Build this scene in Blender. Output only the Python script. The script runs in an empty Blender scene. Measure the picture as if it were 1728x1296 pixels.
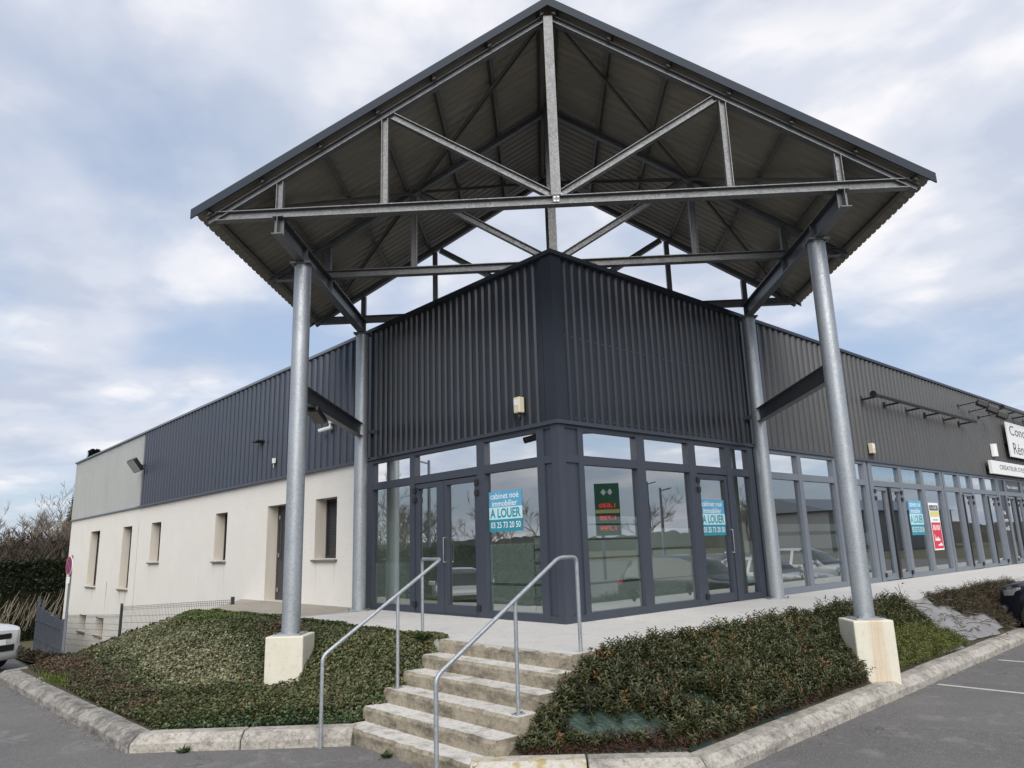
import bpy, bmesh, math, random
import numpy as np
from mathutils import Vector, Matrix
random.seed(7); RNG = np.random.default_rng(11)
R = math.radians
scene = bpy.context.scene
COL = scene.collection

# ------------------------------------------------------------------ camera
cam_d = bpy.data.cameras.new("camera")
cam = bpy.data.objects.new("camera", cam_d); COL.objects.link(cam)
yaw, pitch, roll = 0.8358, 0.2195, -0.0314
f = Vector((math.cos(pitch)*math.cos(yaw), math.cos(pitch)*math.sin(yaw), math.sin(pitch)))
rt = Vector((math.sin(yaw), -math.cos(yaw), 0)); up = rt.cross(f)
r2 = math.cos(roll)*rt + math.sin(roll)*up; u2 = -math.sin(roll)*rt + math.cos(roll)*up
M = Matrix((r2, u2, -f)).transposed().to_4x4(); M.translation = (-8.0089, -7.8401, 1.132)
cam.matrix_world = M
cam_d.sensor_width = 36; cam_d.lens = 36*1229.2/1728; cam_d.clip_end = 3000; cam_d.clip_start = 0.05
scene.camera = cam

# ------------------------------------------------------------------ sky, sun, exposure
SUN_AZ = (-0.62, -0.78); SUN_EL = 40
world = bpy.data.worlds.new("World"); scene.world = world; world.use_nodes = True
nt = world.node_tree; nt.nodes.clear()
def wn(t, **k):
    n = nt.nodes.new(t)
    for a, b in k.items(): setattr(n, a, b)
    return n
wl = nt.links.new
sky = wn('ShaderNodeTexSky', sky_type='NISHITA', sun_disc=False, sun_elevation=R(SUN_EL),
         sun_rotation=math.atan2(SUN_AZ[0], SUN_AZ[1]), air_density=1.0, dust_density=1.2, ozone_density=1.2)
tc = wn('ShaderNodeTexCoord'); sep = wn('ShaderNodeSeparateXYZ'); wl(tc.outputs['Generated'], sep.inputs[0])
mz = wn('ShaderNodeMath', operation='MAXIMUM'); wl(sep.outputs[2], mz.inputs[0]); mz.inputs[1].default_value = 0.0
az = wn('ShaderNodeMath', operation='ADD'); wl(mz.outputs[0], az.inputs[0]); az.inputs[1].default_value = 0.16
dx = wn('ShaderNodeMath', operation='DIVIDE'); wl(sep.outputs[0], dx.inputs[0]); wl(az.outputs[0], dx.inputs[1])
dy = wn('ShaderNodeMath', operation='DIVIDE'); wl(sep.outputs[1], dy.inputs[0]); wl(az.outputs[0], dy.inputs[1])
cb = wn('ShaderNodeCombineXYZ'); wl(dx.outputs[0], cb.inputs[0]); wl(dy.outputs[0], cb.inputs[1])
rotm = wn('ShaderNodeMapping'); wl(cb.outputs[0], rotm.inputs[0]); rotm.inputs['Rotation'].default_value = (0, 0, 0.5); rotm.inputs['Scale'].default_value = (1.0, 0.85, 1)
def wnoise(scale, det, rough, dist, loc):
    m = wn('ShaderNodeVectorMath', operation='ADD'); wl(rotm.outputs[0], m.inputs[0]); m.inputs[1].default_value = loc
    n = wn('ShaderNodeTexNoise'); wl(m.outputs[0], n.inputs['Vector'])
    n.inputs['Scale'].default_value = scale; n.inputs['Detail'].default_value = det
    n.inputs['Roughness'].default_value = rough; n.inputs['Distortion'].default_value = dist
    return n
def wramp(src, stops):
    r = wn('ShaderNodeValToRGB'); wl(src, r.inputs[0]); r.color_ramp.interpolation = 'EASE'
    e = r.color_ramp.elements
    while len(e) < len(stops): e.new(0.5)
    for i, (p, c) in enumerate(stops): e[i].position = p; e[i].color = (*c, 1) if len(c) == 3 else c
    return r
n1 = wnoise(0.85, 6, 0.52, 0.25, (3.1, 7.7, 0)); n2 = wnoise(2.3, 7, 0.50, 0.15, (9.3, 1.7, 0))
cover = wramp(n1.outputs[0], [(0.40, (0.05,)*3), (0.60, (1,)*3)])
cloud = wramp(n2.outputs[0], [(0.36, (0.56, 0.625, 0.755)), (0.50, (0.70, 0.74, 0.84)), (0.63, (0.96, 0.95, 0.98))])
skm = wn('ShaderNodeMix', data_type='RGBA', blend_type='MULTIPLY'); skm.inputs['Factor'].default_value = 1.0
wl(sky.outputs[0], skm.inputs['A']); skm.inputs['B'].default_value = (0.115, 0.115, 0.115, 1)
blu = wn('ShaderNodeMix', data_type='RGBA'); blu.inputs['Factor'].default_value = 0.55
wl(skm.outputs['Result'], blu.inputs['A']); blu.inputs['B'].default_value = (0.53, 0.65, 0.87, 1)
mixc = wn('ShaderNodeMix', data_type='RGBA'); wl(cover.outputs[0], mixc.inputs['Factor'])
wl(blu.outputs['Result'], mixc.inputs['A']); wl(cloud.outputs[0], mixc.inputs['B'])
bg = wn('ShaderNodeBackground'); wl(mixc.outputs['Result'], bg.inputs[0]); bg.inputs[1].default_value = 0.64
wo = wn('ShaderNodeOutputWorld'); wl(bg.outputs[0], wo.inputs[0])
sl = bpy.data.lights.new("sun", 'SUN'); sl.energy = 2.3; sl.angle = R(60); sl.color = (1.0, 0.95, 0.875)
sun = bpy.data.objects.new("sun", sl); COL.objects.link(sun)
sd = Vector((SUN_AZ[0]*math.cos(R(SUN_EL)), SUN_AZ[1]*math.cos(R(SUN_EL)), math.sin(R(SUN_EL)))).normalized()
sun.rotation_euler = sd.to_track_quat('Z', 'Y').to_euler(); sun.location = sd*60
scene.view_settings.view_transform = 'Standard'; scene.view_settings.look = 'None'
scene.view_settings.exposure = 0.68; scene.view_settings.gamma = 1.0
scene.view_settings.use_curve_mapping = False
scene.cycles.max_bounces = 8; scene.cycles.transparent_max_bounces = 24
scene.cycles.use_denoising = True

# ------------------------------------------------------------------ materials
class Mat:
    def __init__(s, name):
        s.m = bpy.data.materials.new(name); s.m.use_nodes = True
        s.nt = s.m.node_tree; s.b = s.nt.nodes['Principled BSDF']; s.out = s.nt.nodes['Material Output']
    def n(s, t, ins=None, **k):
        n = s.nt.nodes.new(t)
        for a, b in k.items(): setattr(n, a, b)
        for a, v in (ins or {}).items():
            if isinstance(v, bpy.types.NodeSocket): s.nt.links.new(v, n.inputs[a])
            else: n.inputs[a].default_value = v
        return n
    def l(s, a, b): s.nt.links.new(a, b)
    def co(s, scale=(1, 1, 1), kind='Object', rot=(0, 0, 0)):
        t = s.n('ShaderNodeTexCoord')
        return s.n('ShaderNodeMapping', {'Vector': t.outputs[kind], 'Scale': scale, 'Rotation': rot}).outputs[0]
    def pos(s, scale=(1, 1, 1)):
        g = s.n('ShaderNodeNewGeometry')
        return s.n('ShaderNodeMapping', {'Vector': g.outputs['Position'], 'Scale': scale}).outputs[0]
    def noise(s, vec, scale, det=4, rough=0.55, dist=0.0):
        return s.n('ShaderNodeTexNoise', {'Vector': vec, 'Scale': scale, 'Detail': det, 'Roughness': rough, 'Distortion': dist}).outputs[0]
    def ramp(s, src, stops, interp='LINEAR'):
        r = s.n('ShaderNodeValToRGB', {0: src}); e = r.color_ramp.elements; r.color_ramp.interpolation = interp
        while len(e) < len(stops): e.new(0.5)
        for i, (p, c) in enumerate(stops):
            e[i].position = p; e[i].color = (c, c, c, 1) if isinstance(c, (int, float)) else (*c, 1)
        return r.outputs[0]
    def mix(s, fac, a, b, mode='MIX'):
        n = s.nt.nodes.new('ShaderNodeMix'); n.data_type = 'RGBA'; n.blend_type = mode
        for k, v in (('Factor', fac), ('A', a), ('B', b)):
            if isinstance(v, bpy.types.NodeSocket): s.l(v, n.inputs[k])
            else: n.inputs[k].default_value = v if k == 'Factor' else ((*v, 1) if len(v) == 3 else v)
        return n.outputs['Result']
    def set(s, **k):
        for a, v in k.items():
            a = a.replace('_', ' ')
            if isinstance(v, bpy.types.NodeSocket): s.l(v, s.b.inputs[a])
            else: s.b.inputs[a].default_value = (*v, 1) if isinstance(v, tuple) and len(v) == 3 else v
        return s
    def bump(s, h, strength=0.3, dist=0.01):
        n = s.n('ShaderNodeBump', {'Height': h, 'Strength': strength, 'Distance': dist}); s.l(n.outputs[0], s.b.inputs['Normal']); return s

MATS = {}
def simple(name, col, rough=0.5, metal=0.0, var=0.12, scale=6.0, bump=0.0, spec=0.5):
    m = Mat(name); v = m.pos()
    nz = m.noise(v, scale, 5)
    c = m.mix(nz, tuple(x*(1-var) for x in col), tuple(min(1, x*(1+var)) for x in col))
    m.set(Base_Color=c, Roughness=rough, Metallic=metal)
    m.b.inputs['Specular IOR Level'].default_value = spec
    if bump: m.bump(m.noise(v, scale*12, 3), bump, 0.004)
    MATS[name] = m.m; return m.m

simple('dark_coat', (0.020, 0.0245, 0.034), 0.36, var=0.2, scale=1.5, bump=0.03, spec=0.35)
simple('fascia_coat', (0.030, 0.039, 0.054), 0.5, var=0.1, scale=1.5, spec=0.15)
simple('purlin_steel', (0.125, 0.118, 0.105), 0.55, 0.2, var=0.2, scale=3)
simple('weathered_coat', (0.060, 0.061, 0.062), 0.40, var=0.22, scale=1.1, bump=0.03)
simple('skylit_dark_coat', (0.026, 0.035, 0.056), 0.36, var=0.12, scale=1.3)  # dark cladding coat with the blue of the skylight put into its colour
simple('frame', (0.040, 0.048, 0.066), 0.38, var=0.08, scale=2)
simple('frame_grey', (0.15, 0.17, 0.20), 0.4, var=0.08, scale=2)
simple('black_plastic', (0.012, 0.012, 0.013), 0.4)
simple('dark_steel', (0.10, 0.105, 0.112), 0.42, 0.35, var=0.25, scale=3)
simple('white_paint', (0.74, 0.74, 0.73), 0.5, var=0.05)
simple('ivory_plastic', (0.62, 0.57, 0.42), 0.45, var=0.1)
simple('interior_wall', (0.56, 0.585, 0.54), 0.8, var=0.04, scale=1)
simple('ceiling_white', (0.6, 0.6, 0.58), 0.9, var=0.04)
simple('interior_floor', (0.20, 0.17, 0.14), 0.5, var=0.25, scale=3)
simple('dark_interior', (0.16, 0.17, 0.17), 0.8, var=0.2, scale=1)
simple('sign_white', (0.78, 0.78, 0.77), 0.4, var=0.02)
simple('sign_text', (0.04, 0.045, 0.05), 0.5, var=0.0)
simple('panel_dark', (0.03, 0.032, 0.037), 0.35, var=0.05)
simple('poster_blue', (0.10, 0.36, 0.56), 0.4, var=0.06)
simple('poster_pale', (0.50, 0.72, 0.76), 0.4, var=0.04)
simple('poster_teal', (0.02, 0.24, 0.32), 0.4, var=0.06)
simple('poster_white', (0.82, 0.84, 0.84), 0.4, var=0.02)
simple('poster_red', (0.62, 0.03, 0.06), 0.4, var=0.08)
simple('poster_yellow', (0.65, 0.60, 0.22), 0.4, var=0.05)
simple('poster_dark', (0.06, 0.06, 0.07), 0.4, var=0.05)
simple('paw_grey', (0.045, 0.055, 0.055), 0.5, var=0.05)
simple('tyre', (0.018, 0.018, 0.019), 0.8, var=0.2, scale=20)
simple('rim', (0.42, 0.43, 0.44), 0.3, 0.7)
simple('chrome', (0.6, 0.6, 0.62), 0.15, 0.9)
simple('car_white', (0.52, 0.53, 0.54), 0.22, var=0.03)
simple('car_black', (0.008, 0.010, 0.017), 0.18, var=0.1)
simple('car_grey', (0.16, 0.17, 0.18), 0.22, var=0.05)
simple('car_dark_glass', (0.012, 0.014, 0.016), 0.06, var=0.0)
simple('tail_red', (0.35, 0.01, 0.015), 0.2)
simple('lamp_silver', (0.26, 0.27, 0.26), 0.10, 0.3, var=0.6, scale=25)
simple('gate_blue', (0.055, 0.065, 0.085), 0.45, var=0.15)
simple('green_wire', (0.030, 0.036, 0.034), 0.5)
simple('sign_blue', (0.10, 0.035, 0.13), 0.4, var=0.1)
simple('sign_red', (0.45, 0.05, 0.08), 0.4)
simple('bark', (0.13, 0.105, 0.085), 0.9, var=0.3, scale=4)
simple('twig', (0.17, 0.135, 0.105), 0.9, var=0.35, scale=0.8)
simple('dead_stem', (0.30, 0.26, 0.20), 0.9, var=0.3, scale=3)
simple('earth', (0.055, 0.042, 0.030), 0.95, var=0.5, scale=7, bump=0.5)
simple('board_wood', (0.24, 0.22, 0.19), 0.85, var=0.4, scale=5)
simple('totem_green', (0.02, 0.13, 0.06), 0.4)
simple('far_wood', (0.060, 0.058, 0.048), 0.95, var=0.55, scale=0.6)
simple('far_grey', (0.20, 0.20, 0.20), 0.7, var=0.2, scale=0.3)

def mk(name):
    m = Mat(name); MATS[name] = m.m; return m
m = mk('red_digit'); m.set(Base_Color=(0.6, 0.02, 0.02), Emission_Color=(1, 0.03, 0.03), Emission_Strength=0.7)
# roughcast white render with dirt streaks
m = mk('render'); v = m.pos(); vs = m.pos((2.6, 2.6, 0.16))
base = m.mix(m.noise(v, 1.1, 5), (0.70, 0.665, 0.605), (0.81, 0.78, 0.725))
streak = m.ramp(m.noise(vs, 3.0, 5, 0.6), [(0.60, 0.0), (0.74, 1.0)])
spots = m.ramp(m.noise(v, 0.7, 3), [(0.48, 0.0), (0.66, 1.0)])
mm = m.n('ShaderNodeMath', {0: streak, 1: spots}, operation='MULTIPLY')
m2 = m.n('ShaderNodeMath', {0: mm.outputs[0], 1: 0.45}, operation='MULTIPLY')
c = m.mix(m2.outputs[0], base, (0.30, 0.29, 0.27))
pz_ = m.n('ShaderNodeSeparateXYZ', {0: m.n('ShaderNodeNewGeometry').outputs['Position']})
wob = m.n('ShaderNodeMath', {0: m.noise(m.pos((1, 1, .5)), 6.0, 3), 1: 0.10}, operation='MULTIPLY').outputs[0]
yy_ = m.n('ShaderNodeMath', {0: pz_.outputs[1], 1: wob}, operation='ADD').outputs[0]
for yc, zt_, ln_, wd_, st_ in ((25.75,.25,1.6,.07,.85), (23.0,-.03,.9,.05,.7), (23.75,-.03,.7,.06,.7), (28.0,-.03,.6,.06,.6), (26.1,-1.9,.5,.16,.5), (28.9,-1.9,.5,.16,.5), (13.35,.93,.9,.04,.28), (14.15,.93,.7,.04,.22), (7.0,.93,.5,.05,.22), (7.85,.93,.7,.04,.25), (20.2,.93,.6,.04,.3)):
    dd_ = m.n('ShaderNodeMath', {0: m.n('ShaderNodeMath', {0: yy_, 1: yc+.05}, operation='SUBTRACT').outputs[0]}, operation='ABSOLUTE').outputs[0]
    mk1 = m.n('ShaderNodeMapRange', {0: dd_, 1: 0.0, 2: wd_, 3: st_, 4: 0.0}).outputs[0]
    mk2 = m.n('ShaderNodeMapRange', {0: pz_.outputs[2], 1: zt_-ln_, 2: zt_, 3: 0.0, 4: 1.0}).outputs[0]
    mk3 = m.n('ShaderNodeMath', {0: pz_.outputs[2], 1: zt_}, operation='LESS_THAN').outputs[0]
    k_ = m.n('ShaderNodeMath', {0: mk1, 1: mk2}, operation='MULTIPLY').outputs[0]; k_ = m.n('ShaderNodeMath', {0: k_, 1: mk3}, operation='MULTIPLY').outputs[0]
    c = m.mix(k_, c, (0.07, 0.065, 0.055))
grain = m.noise(v, 24, 4, 0.65)
c = m.mix(m.ramp(grain, [(0.34, 0.30), (0.48, 0.0)]), c, (0.46, 0.43, 0.39))
m.set(Base_Color=c, Roughness=0.93).bump(grain, 0.6, 0.010)
# reveals: smoother, greyer render
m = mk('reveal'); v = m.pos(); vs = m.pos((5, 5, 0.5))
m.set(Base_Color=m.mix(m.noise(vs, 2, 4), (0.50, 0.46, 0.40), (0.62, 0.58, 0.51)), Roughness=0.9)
# pale grey metal cladding with run-off streaks
m = mk('grey_coat'); vs = m.pos((3, 3, 0.12)); v = m.pos()
c = m.mix(m.noise(v, 0.8, 4), (0.33, 0.345, 0.33), (0.40, 0.41, 0.39))
c = m.mix(m.ramp(m.noise(vs, 3.2, 5, 0.6), [(0.52, 0.0), (0.74, 0.5)]), c, (0.23, 0.235, 0.21))
m.set(Base_Color=c, Roughness=0.5)
# galvanised steel
def galv(name, lo, hi, metal=0.55, rough=0.45):
    m = mk(name); v = m.pos()
    vo = m.n('ShaderNodeTexVoronoi', {'Vector': v, 'Scale': 58.0})
    sepc = m.n('ShaderNodeSeparateColor', {0: vo.outputs['Color']})
    big = m.noise(m.pos((1, 1, 0.35)), 3.5, 5)
    c = m.mix(sepc.outputs[0], lo, hi)
    c = m.mix(m.ramp(big, [(0.35, 0.0), (0.7, 0.4)]), c, tuple(min(1, x*1.35) for x in hi))
    sm = m.noise(v, 120, 2)
    c = m.mix(m.ramp(sm, [(0.60, 0.0), (0.72, 0.5)]), c, tuple(x*0.6 for x in lo))
    m.set(Base_Color=c, Metallic=metal, Roughness=m.ramp(sepc.outputs[1], [(0, rough-0.1), (1, rough+0.12)]))
galv('galvanised', (0.27, 0.295, 0.32), (0.38, 0.405, 0.43))
galv('galvanised_truss', (0.115, 0.118, 0.122), (0.17, 0.174, 0.178), 0.5, 0.5)
# underside of the corrugated canopy roof
m = mk('soffit'); v = m.pos(); vs = m.co((0.35, 3, 1))
c = m.mix(m.noise(v, 0.9, 5), (0.19, 0.172, 0.138), (0.28, 0.255, 0.205))
c = m.mix(m.ramp(m.noise(vs, 2.5, 5), [(0.5, 0.0), (0.75, 0.55)]), c, (0.36, 0.32, 0.235))
m.set(Base_Color=c, Roughness=0.55)
# concrete slab
def concrete(name, lo, hi, stain, s0, s1, bump=0.35, scale=1.3, fine=0.5):
    m = mk(name); v = m.pos(); v2 = m.pos((1, 1, 2.2))
    c = m.mix(m.noise(v, scale, 6, 0.6), lo, hi)
    c = m.mix(m.ramp(m.noise(v2, 3.1, 10, 0.72), [(s0, 0.0), (s1, 0.85)]), c, stain)
    c = m.mix(m.ramp(m.noise(v, 16, 5, 0.7), [(0.50, 0.0), (0.68, fine)]), c, stain)
    g = m.noise(v, 34, 4, 0.7)
    c = m.mix(m.ramp(g, [(0.30, fine*.8), (0.46, 0.0)]), c, tuple(x*0.5 for x in lo))
    c = m.mix(m.ramp(g, [(0.56, 0.0), (0.72, fine*.7)]), c, tuple(min(1, x*1.25) for x in hi))
    m.set(Base_Color=c, Roughness=0.88).bump(m.noise(v, 22, 8, 0.7), bump, 0.012); return m
concrete('slab', (0.46, 0.45, 0.43), (0.60, 0.59, 0.57), (0.37, 0.355, 0.33), 0.52, 0.75, fine=0.42)
concrete('slab_old', (0.28, 0.25, 0.21), (0.40, 0.37, 0.31), (0.20, 0.18, 0.15), 0.5, 0.75, fine=0.35)
concrete('sill_stone', (0.15, 0.13, 0.105), (0.26, 0.235, 0.20), (0.07, 0.06, 0.05), 0.5, 0.7)
concrete('kerb_old', (0.21, 0.20, 0.18), (0.42, 0.395, 0.355), (0.065, 0.06, 0.054), 0.42, 0.62, 1.0, 1.9, fine=0.85)
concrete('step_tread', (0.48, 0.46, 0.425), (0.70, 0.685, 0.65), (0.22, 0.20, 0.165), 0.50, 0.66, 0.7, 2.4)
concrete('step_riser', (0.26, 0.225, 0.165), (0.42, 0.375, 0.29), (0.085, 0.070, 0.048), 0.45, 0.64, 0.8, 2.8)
concrete('kerb_stone', (0.31, 0.29, 0.255), (0.50, 0.47, 0.42), (0.11, 0.10, 0.088), 0.46, 0.70, 0.9, 1.7, fine=0.75)
m = concrete('kerb_lichen', (0.38, 0.36, 0.31), (0.54, 0.51, 0.46), (0.24, 0.21, 0.17), 0.55, 0.72, 0.8)
src = m.b.inputs['Base Color'].links[0].from_socket
v = m.pos(); m.set(Base_Color=m.mix(m.ramp(m.noise(v, 7, 6, 0.7), [(0.54, 0.0), (0.64, 0.8)]), src, (0.34, 0.25, 0.06)))
def plinth(name, rust):
    m = mk(name); v = m.pos(); vs = m.co((9, 9, 0.5))
    c = m.mix(m.noise(v, 4, 6), (0.55, 0.52, 0.43), (0.66, 0.63, 0.54))
    c = m.mix(m.ramp(m.noise(vs, 1.6, 5), [(0.58, 0.0), (0.80, 0.22)]), c, (0.40, 0.36, 0.28))
    c = m.mix(m.ramp(m.noise(v, 11, 6, .7), [(0.52, 0.0), (0.70, 0.4)]), c, (0.40, 0.37, 0.30))
    if rust:
        o = m.n('ShaderNodeTexCoord').outputs['Object']; sx = m.n('ShaderNodeSeparateXYZ', {0: o})
        band = m.ramp(m.n('ShaderNodeMath', {0: sx.outputs[0], 1: 0.10}, operation='ADD').outputs[0], [(0.0, 0.0), (0.07, 1.0), (0.17, 1.0), (0.27, 0.0)])
        stv = m.co((34, 34, 0.6)); st = m.ramp(m.noise(stv, 1.0, 5, .65), [(0.36, 0.1), (0.66, 1.0)])
        k = m.n('ShaderNodeMath', {0: band, 1: st}, operation='MULTIPLY'); k2 = m.n('ShaderNodeMath', {0: k.outputs[0], 1: 0.6}, operation='MULTIPLY')
        c = m.mix(k2.outputs[0], c, (0.44, 0.235, 0.075))
    vo = m.n('ShaderNodeTexVoronoi', {'Vector': m.n('ShaderNodeVectorMath', {0: m.co((3.2, 3.2, 2.2)), 1: m.n('ShaderNodeTexNoise', {'Scale': 3.0}).outputs['Color']}, operation='ADD').outputs[0], 'Scale': 1.0}, feature='DISTANCE_TO_EDGE')
    crack = m.ramp(vo.outputs[0], [(0.0, 0.0 if rust else 0.7), (0.008, 0.0)])
    gate = m.ramp(m.noise(v, 2.3, 2), [(0.48, 0.0), (0.55, 1.0)])
    ck = m.n('ShaderNodeMath', {0: crack, 1: gate}, operation='MULTIPLY')
    c = m.mix(ck.outputs[0], c, (0.16, 0.14, 0.11))
    m.set(Base_Color=c, Roughness=0.85).bump(m.noise(v, 30, 5), 0.4, 0.006)
plinth('plinth', False); plinth('plinth_rust', True)
# asphalt
m = mk('asphalt'); v = m.pos()
c = m.mix(m.noise(v, 0.55, 6, 0.6), (0.075, 0.072, 0.071), (0.170, 0.163, 0.158))
c = m.mix(m.ramp(m.noise(v, 2.6, 6, 0.65, 0.6), [(0.55, 0.0), (0.75, 0.6)]), c, (0.26, 0.25, 0.24))
c = m.mix(m.ramp(m.noise(m.pos((0.6, 0.25, 1)), 1.1, 5), [(0.56, 0.0), (0.72, 0.6)]), c, (0.075, 0.073, 0.073))
g = m.noise(v, 70, 4, 0.75)
c = m.mix(m.ramp(g, [(0.54, 0.0), (0.68, 0.75)]), c, (0.31, 0.30, 0.29))
c = m.mix(m.ramp(g, [(0.32, 0.6), (0.44, 0.0)]), c, (0.045, 0.044, 0.043))
warp = m.n('ShaderNodeVectorMath', {0: m.pos((0.33, 0.33, 0.33)), 1: m.n('ShaderNodeTexNoise', {'Vector': m.pos(), 'Scale': 0.9, 'Detail': 5.0}).outputs['Color']}, operation='ADD').outputs[0]
vo = m.n('ShaderNodeTexVoronoi', {'Vector': warp, 'Scale': 1.0}, feature='DISTANCE_TO_EDGE')
gate = m.ramp(m.noise(v, 0.22, 2), [(0.40, 0.0), (0.50, 1.0)])
ck = m.n('ShaderNodeMath', {0: m.ramp(vo.outputs[0], [(0.0, 0.6), (0.006, 0.0)]), 1: gate}, operation='MULTIPLY')
c = m.mix(ck.outputs[0], c, (0.02, 0.02, 0.02))
m.set(Base_Color=c, Roughness=0.9).bump(g, 0.5, 0.006)
simple('road_paint', (0.48, 0.47, 0.44), 0.8, var=0.35, scale=18)
# ground cover / leaves: colour attribute carries each leaf's own colour
def leafmat(name, rough=0.5, trans=0.25):
    m = mk(name); a = m.n('ShaderNodeVertexColor', layer_name='Col')
    tr = m.n('ShaderNodeBsdfTranslucent', {'Color': a.outputs[0]})
    mx = m.n('ShaderNodeMixShader', {0: trans})
    m.set(Base_Color=a.outputs[0], Roughness=rough)
    m.l(m.b.outputs[0], mx.inputs[1]); m.l(tr.outputs[0], mx.inputs[2]); m.l(mx.outputs[0], m.out.inputs[0])
leafmat('leaf'); leafmat('leaf_dry', 0.8, 0.1)
m = mk('litter'); v = m.pos()
c = m.mix(m.noise(v, 5, 6), (0.030, 0.026, 0.018), (0.085, 0.065, 0.045))
m.set(Base_Color=m.mix(m.ramp(m.noise(v, 1.7, 4), [(0.45, 0), (0.65, 0.7)]), c, (0.035, 0.045, 0.018)), Roughness=0.95).bump(m.noise(v, 40, 4), 0.6, 0.02)
m = mk('green_sheet'); v = m.pos()
c = m.mix(m.noise(v, 6, 5), (0.014, 0.032, 0.025), (0.034, 0.058, 0.046))
c = m.mix(m.ramp(m.noise(m.pos((9, 3, 5)), 2.0, 4), [(0.6, 0.0), (0.7, 0.35)]), c, (0.10, 0.125, 0.105))
m.set(Base_Color=c, Roughness=0.38).bump(m.noise(m.pos((3, 1, 2)), 5, 4), 0.5, 0.05)
m = mk('grey_sheet'); v = m.pos()
m.set(Base_Color=m.mix(m.noise(v, 3, 6, 0.6), (0.13, 0.13, 0.135), (0.30, 0.30, 0.30)), Roughness=0.6).bump(m.noise(v, 7, 5), 0.8, 0.04)
m = mk('field'); v = m.pos()
m.set(Base_Color=m.mix(m.noise(v, 0.25, 6), (0.055, 0.06, 0.025), (0.11, 0.095, 0.05)), Roughness=0.95)
# glazing: mirror-like first surface over a clear tinted pane
def glassmat(name, tint, f0):
    m = mk(name); lw = m.n('ShaderNodeLayerWeight', {'Blend': 0.5}); ge = m.n('ShaderNodeNewGeometry')
    p5 = m.n('ShaderNodeMath', {0: lw.outputs['Facing'], 1: 4.0}, operation='POWER')
    sc = m.n('ShaderNodeMath', {0: p5.outputs[0], 1: 1-f0}, operation='MULTIPLY'); ad = m.n('ShaderNodeMath', {0: sc.outputs[0], 1: f0}, operation='ADD')
    fr = m.n('ShaderNodeMath', {0: 1.0, 1: ge.outputs['Backfacing']}, operation='SUBTRACT'); k = m.n('ShaderNodeMath', {0: ad.outputs[0], 1: fr.outputs[0]}, operation='MULTIPLY')
    tr = m.n('ShaderNodeBsdfTransparent', {'Color': (*tint, 1)})
    gl = m.n('ShaderNodeBsdfGlossy', {'Color': (0.95, 0.97, 0.98, 1), 'Roughness': 0.0})
    mx = m.n('ShaderNodeMixShader', {0: k.outputs[0], 1: tr.outputs[0], 2: gl.outputs[0]})
    m.l(mx.outputs[0], m.out.inputs[0])
glassmat('glass', (0.88, 0.93, 0.91), 0.40)
glassmat('glass_transom', (0.80, 0.84, 0.84), 0.82)
glassmat('glass_dark', (0.80, 0.84, 0.84), 0.40)
def film(name, col, alpha):
    m = mk(name); tr = m.n('ShaderNodeBsdfTransparent'); m.set(Base_Color=col, Roughness=0.7)
    mx = m.n('ShaderNodeMixShader', {0: alpha}); m.l(tr.outputs[0], mx.inputs[1]); m.l(m.b.outputs[0], mx.inputs[2]); m.l(mx.outputs[0], m.out.inputs[0]); return m
film('frost', (0.40, 0.425, 0.415), 0.55)
m = film('blue_film', (0.1, 0.3, 0.5), 0.92); v = m.pos((2.2, 2.2, 1.6))
sz = m.n('ShaderNodeSeparateXYZ', {0: m.n('ShaderNodeNewGeometry').outputs['Position']})
wv = m.n('ShaderNodeMath', {0: sz.outputs[2], 1: m.n('ShaderNodeMath', {0: m.noise(v, 3.5, 4), 1: 0.42}, operation='MULTIPLY').outputs[0]}, operation='ADD')
mp = m.n('ShaderNodeMapRange', {0: wv.outputs[0], 1: 2.65, 2: 3.15})
m.set(Base_Color=m.ramp(mp.outputs[0], [(0.0, (0.16, 0.17, 0.16)), (0.33, (0.35, 0.36, 0.34)), (0.40, (0.22, 0.46, 0.66)), (1.0, (0.02, 0.20, 0.50))]))

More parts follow.
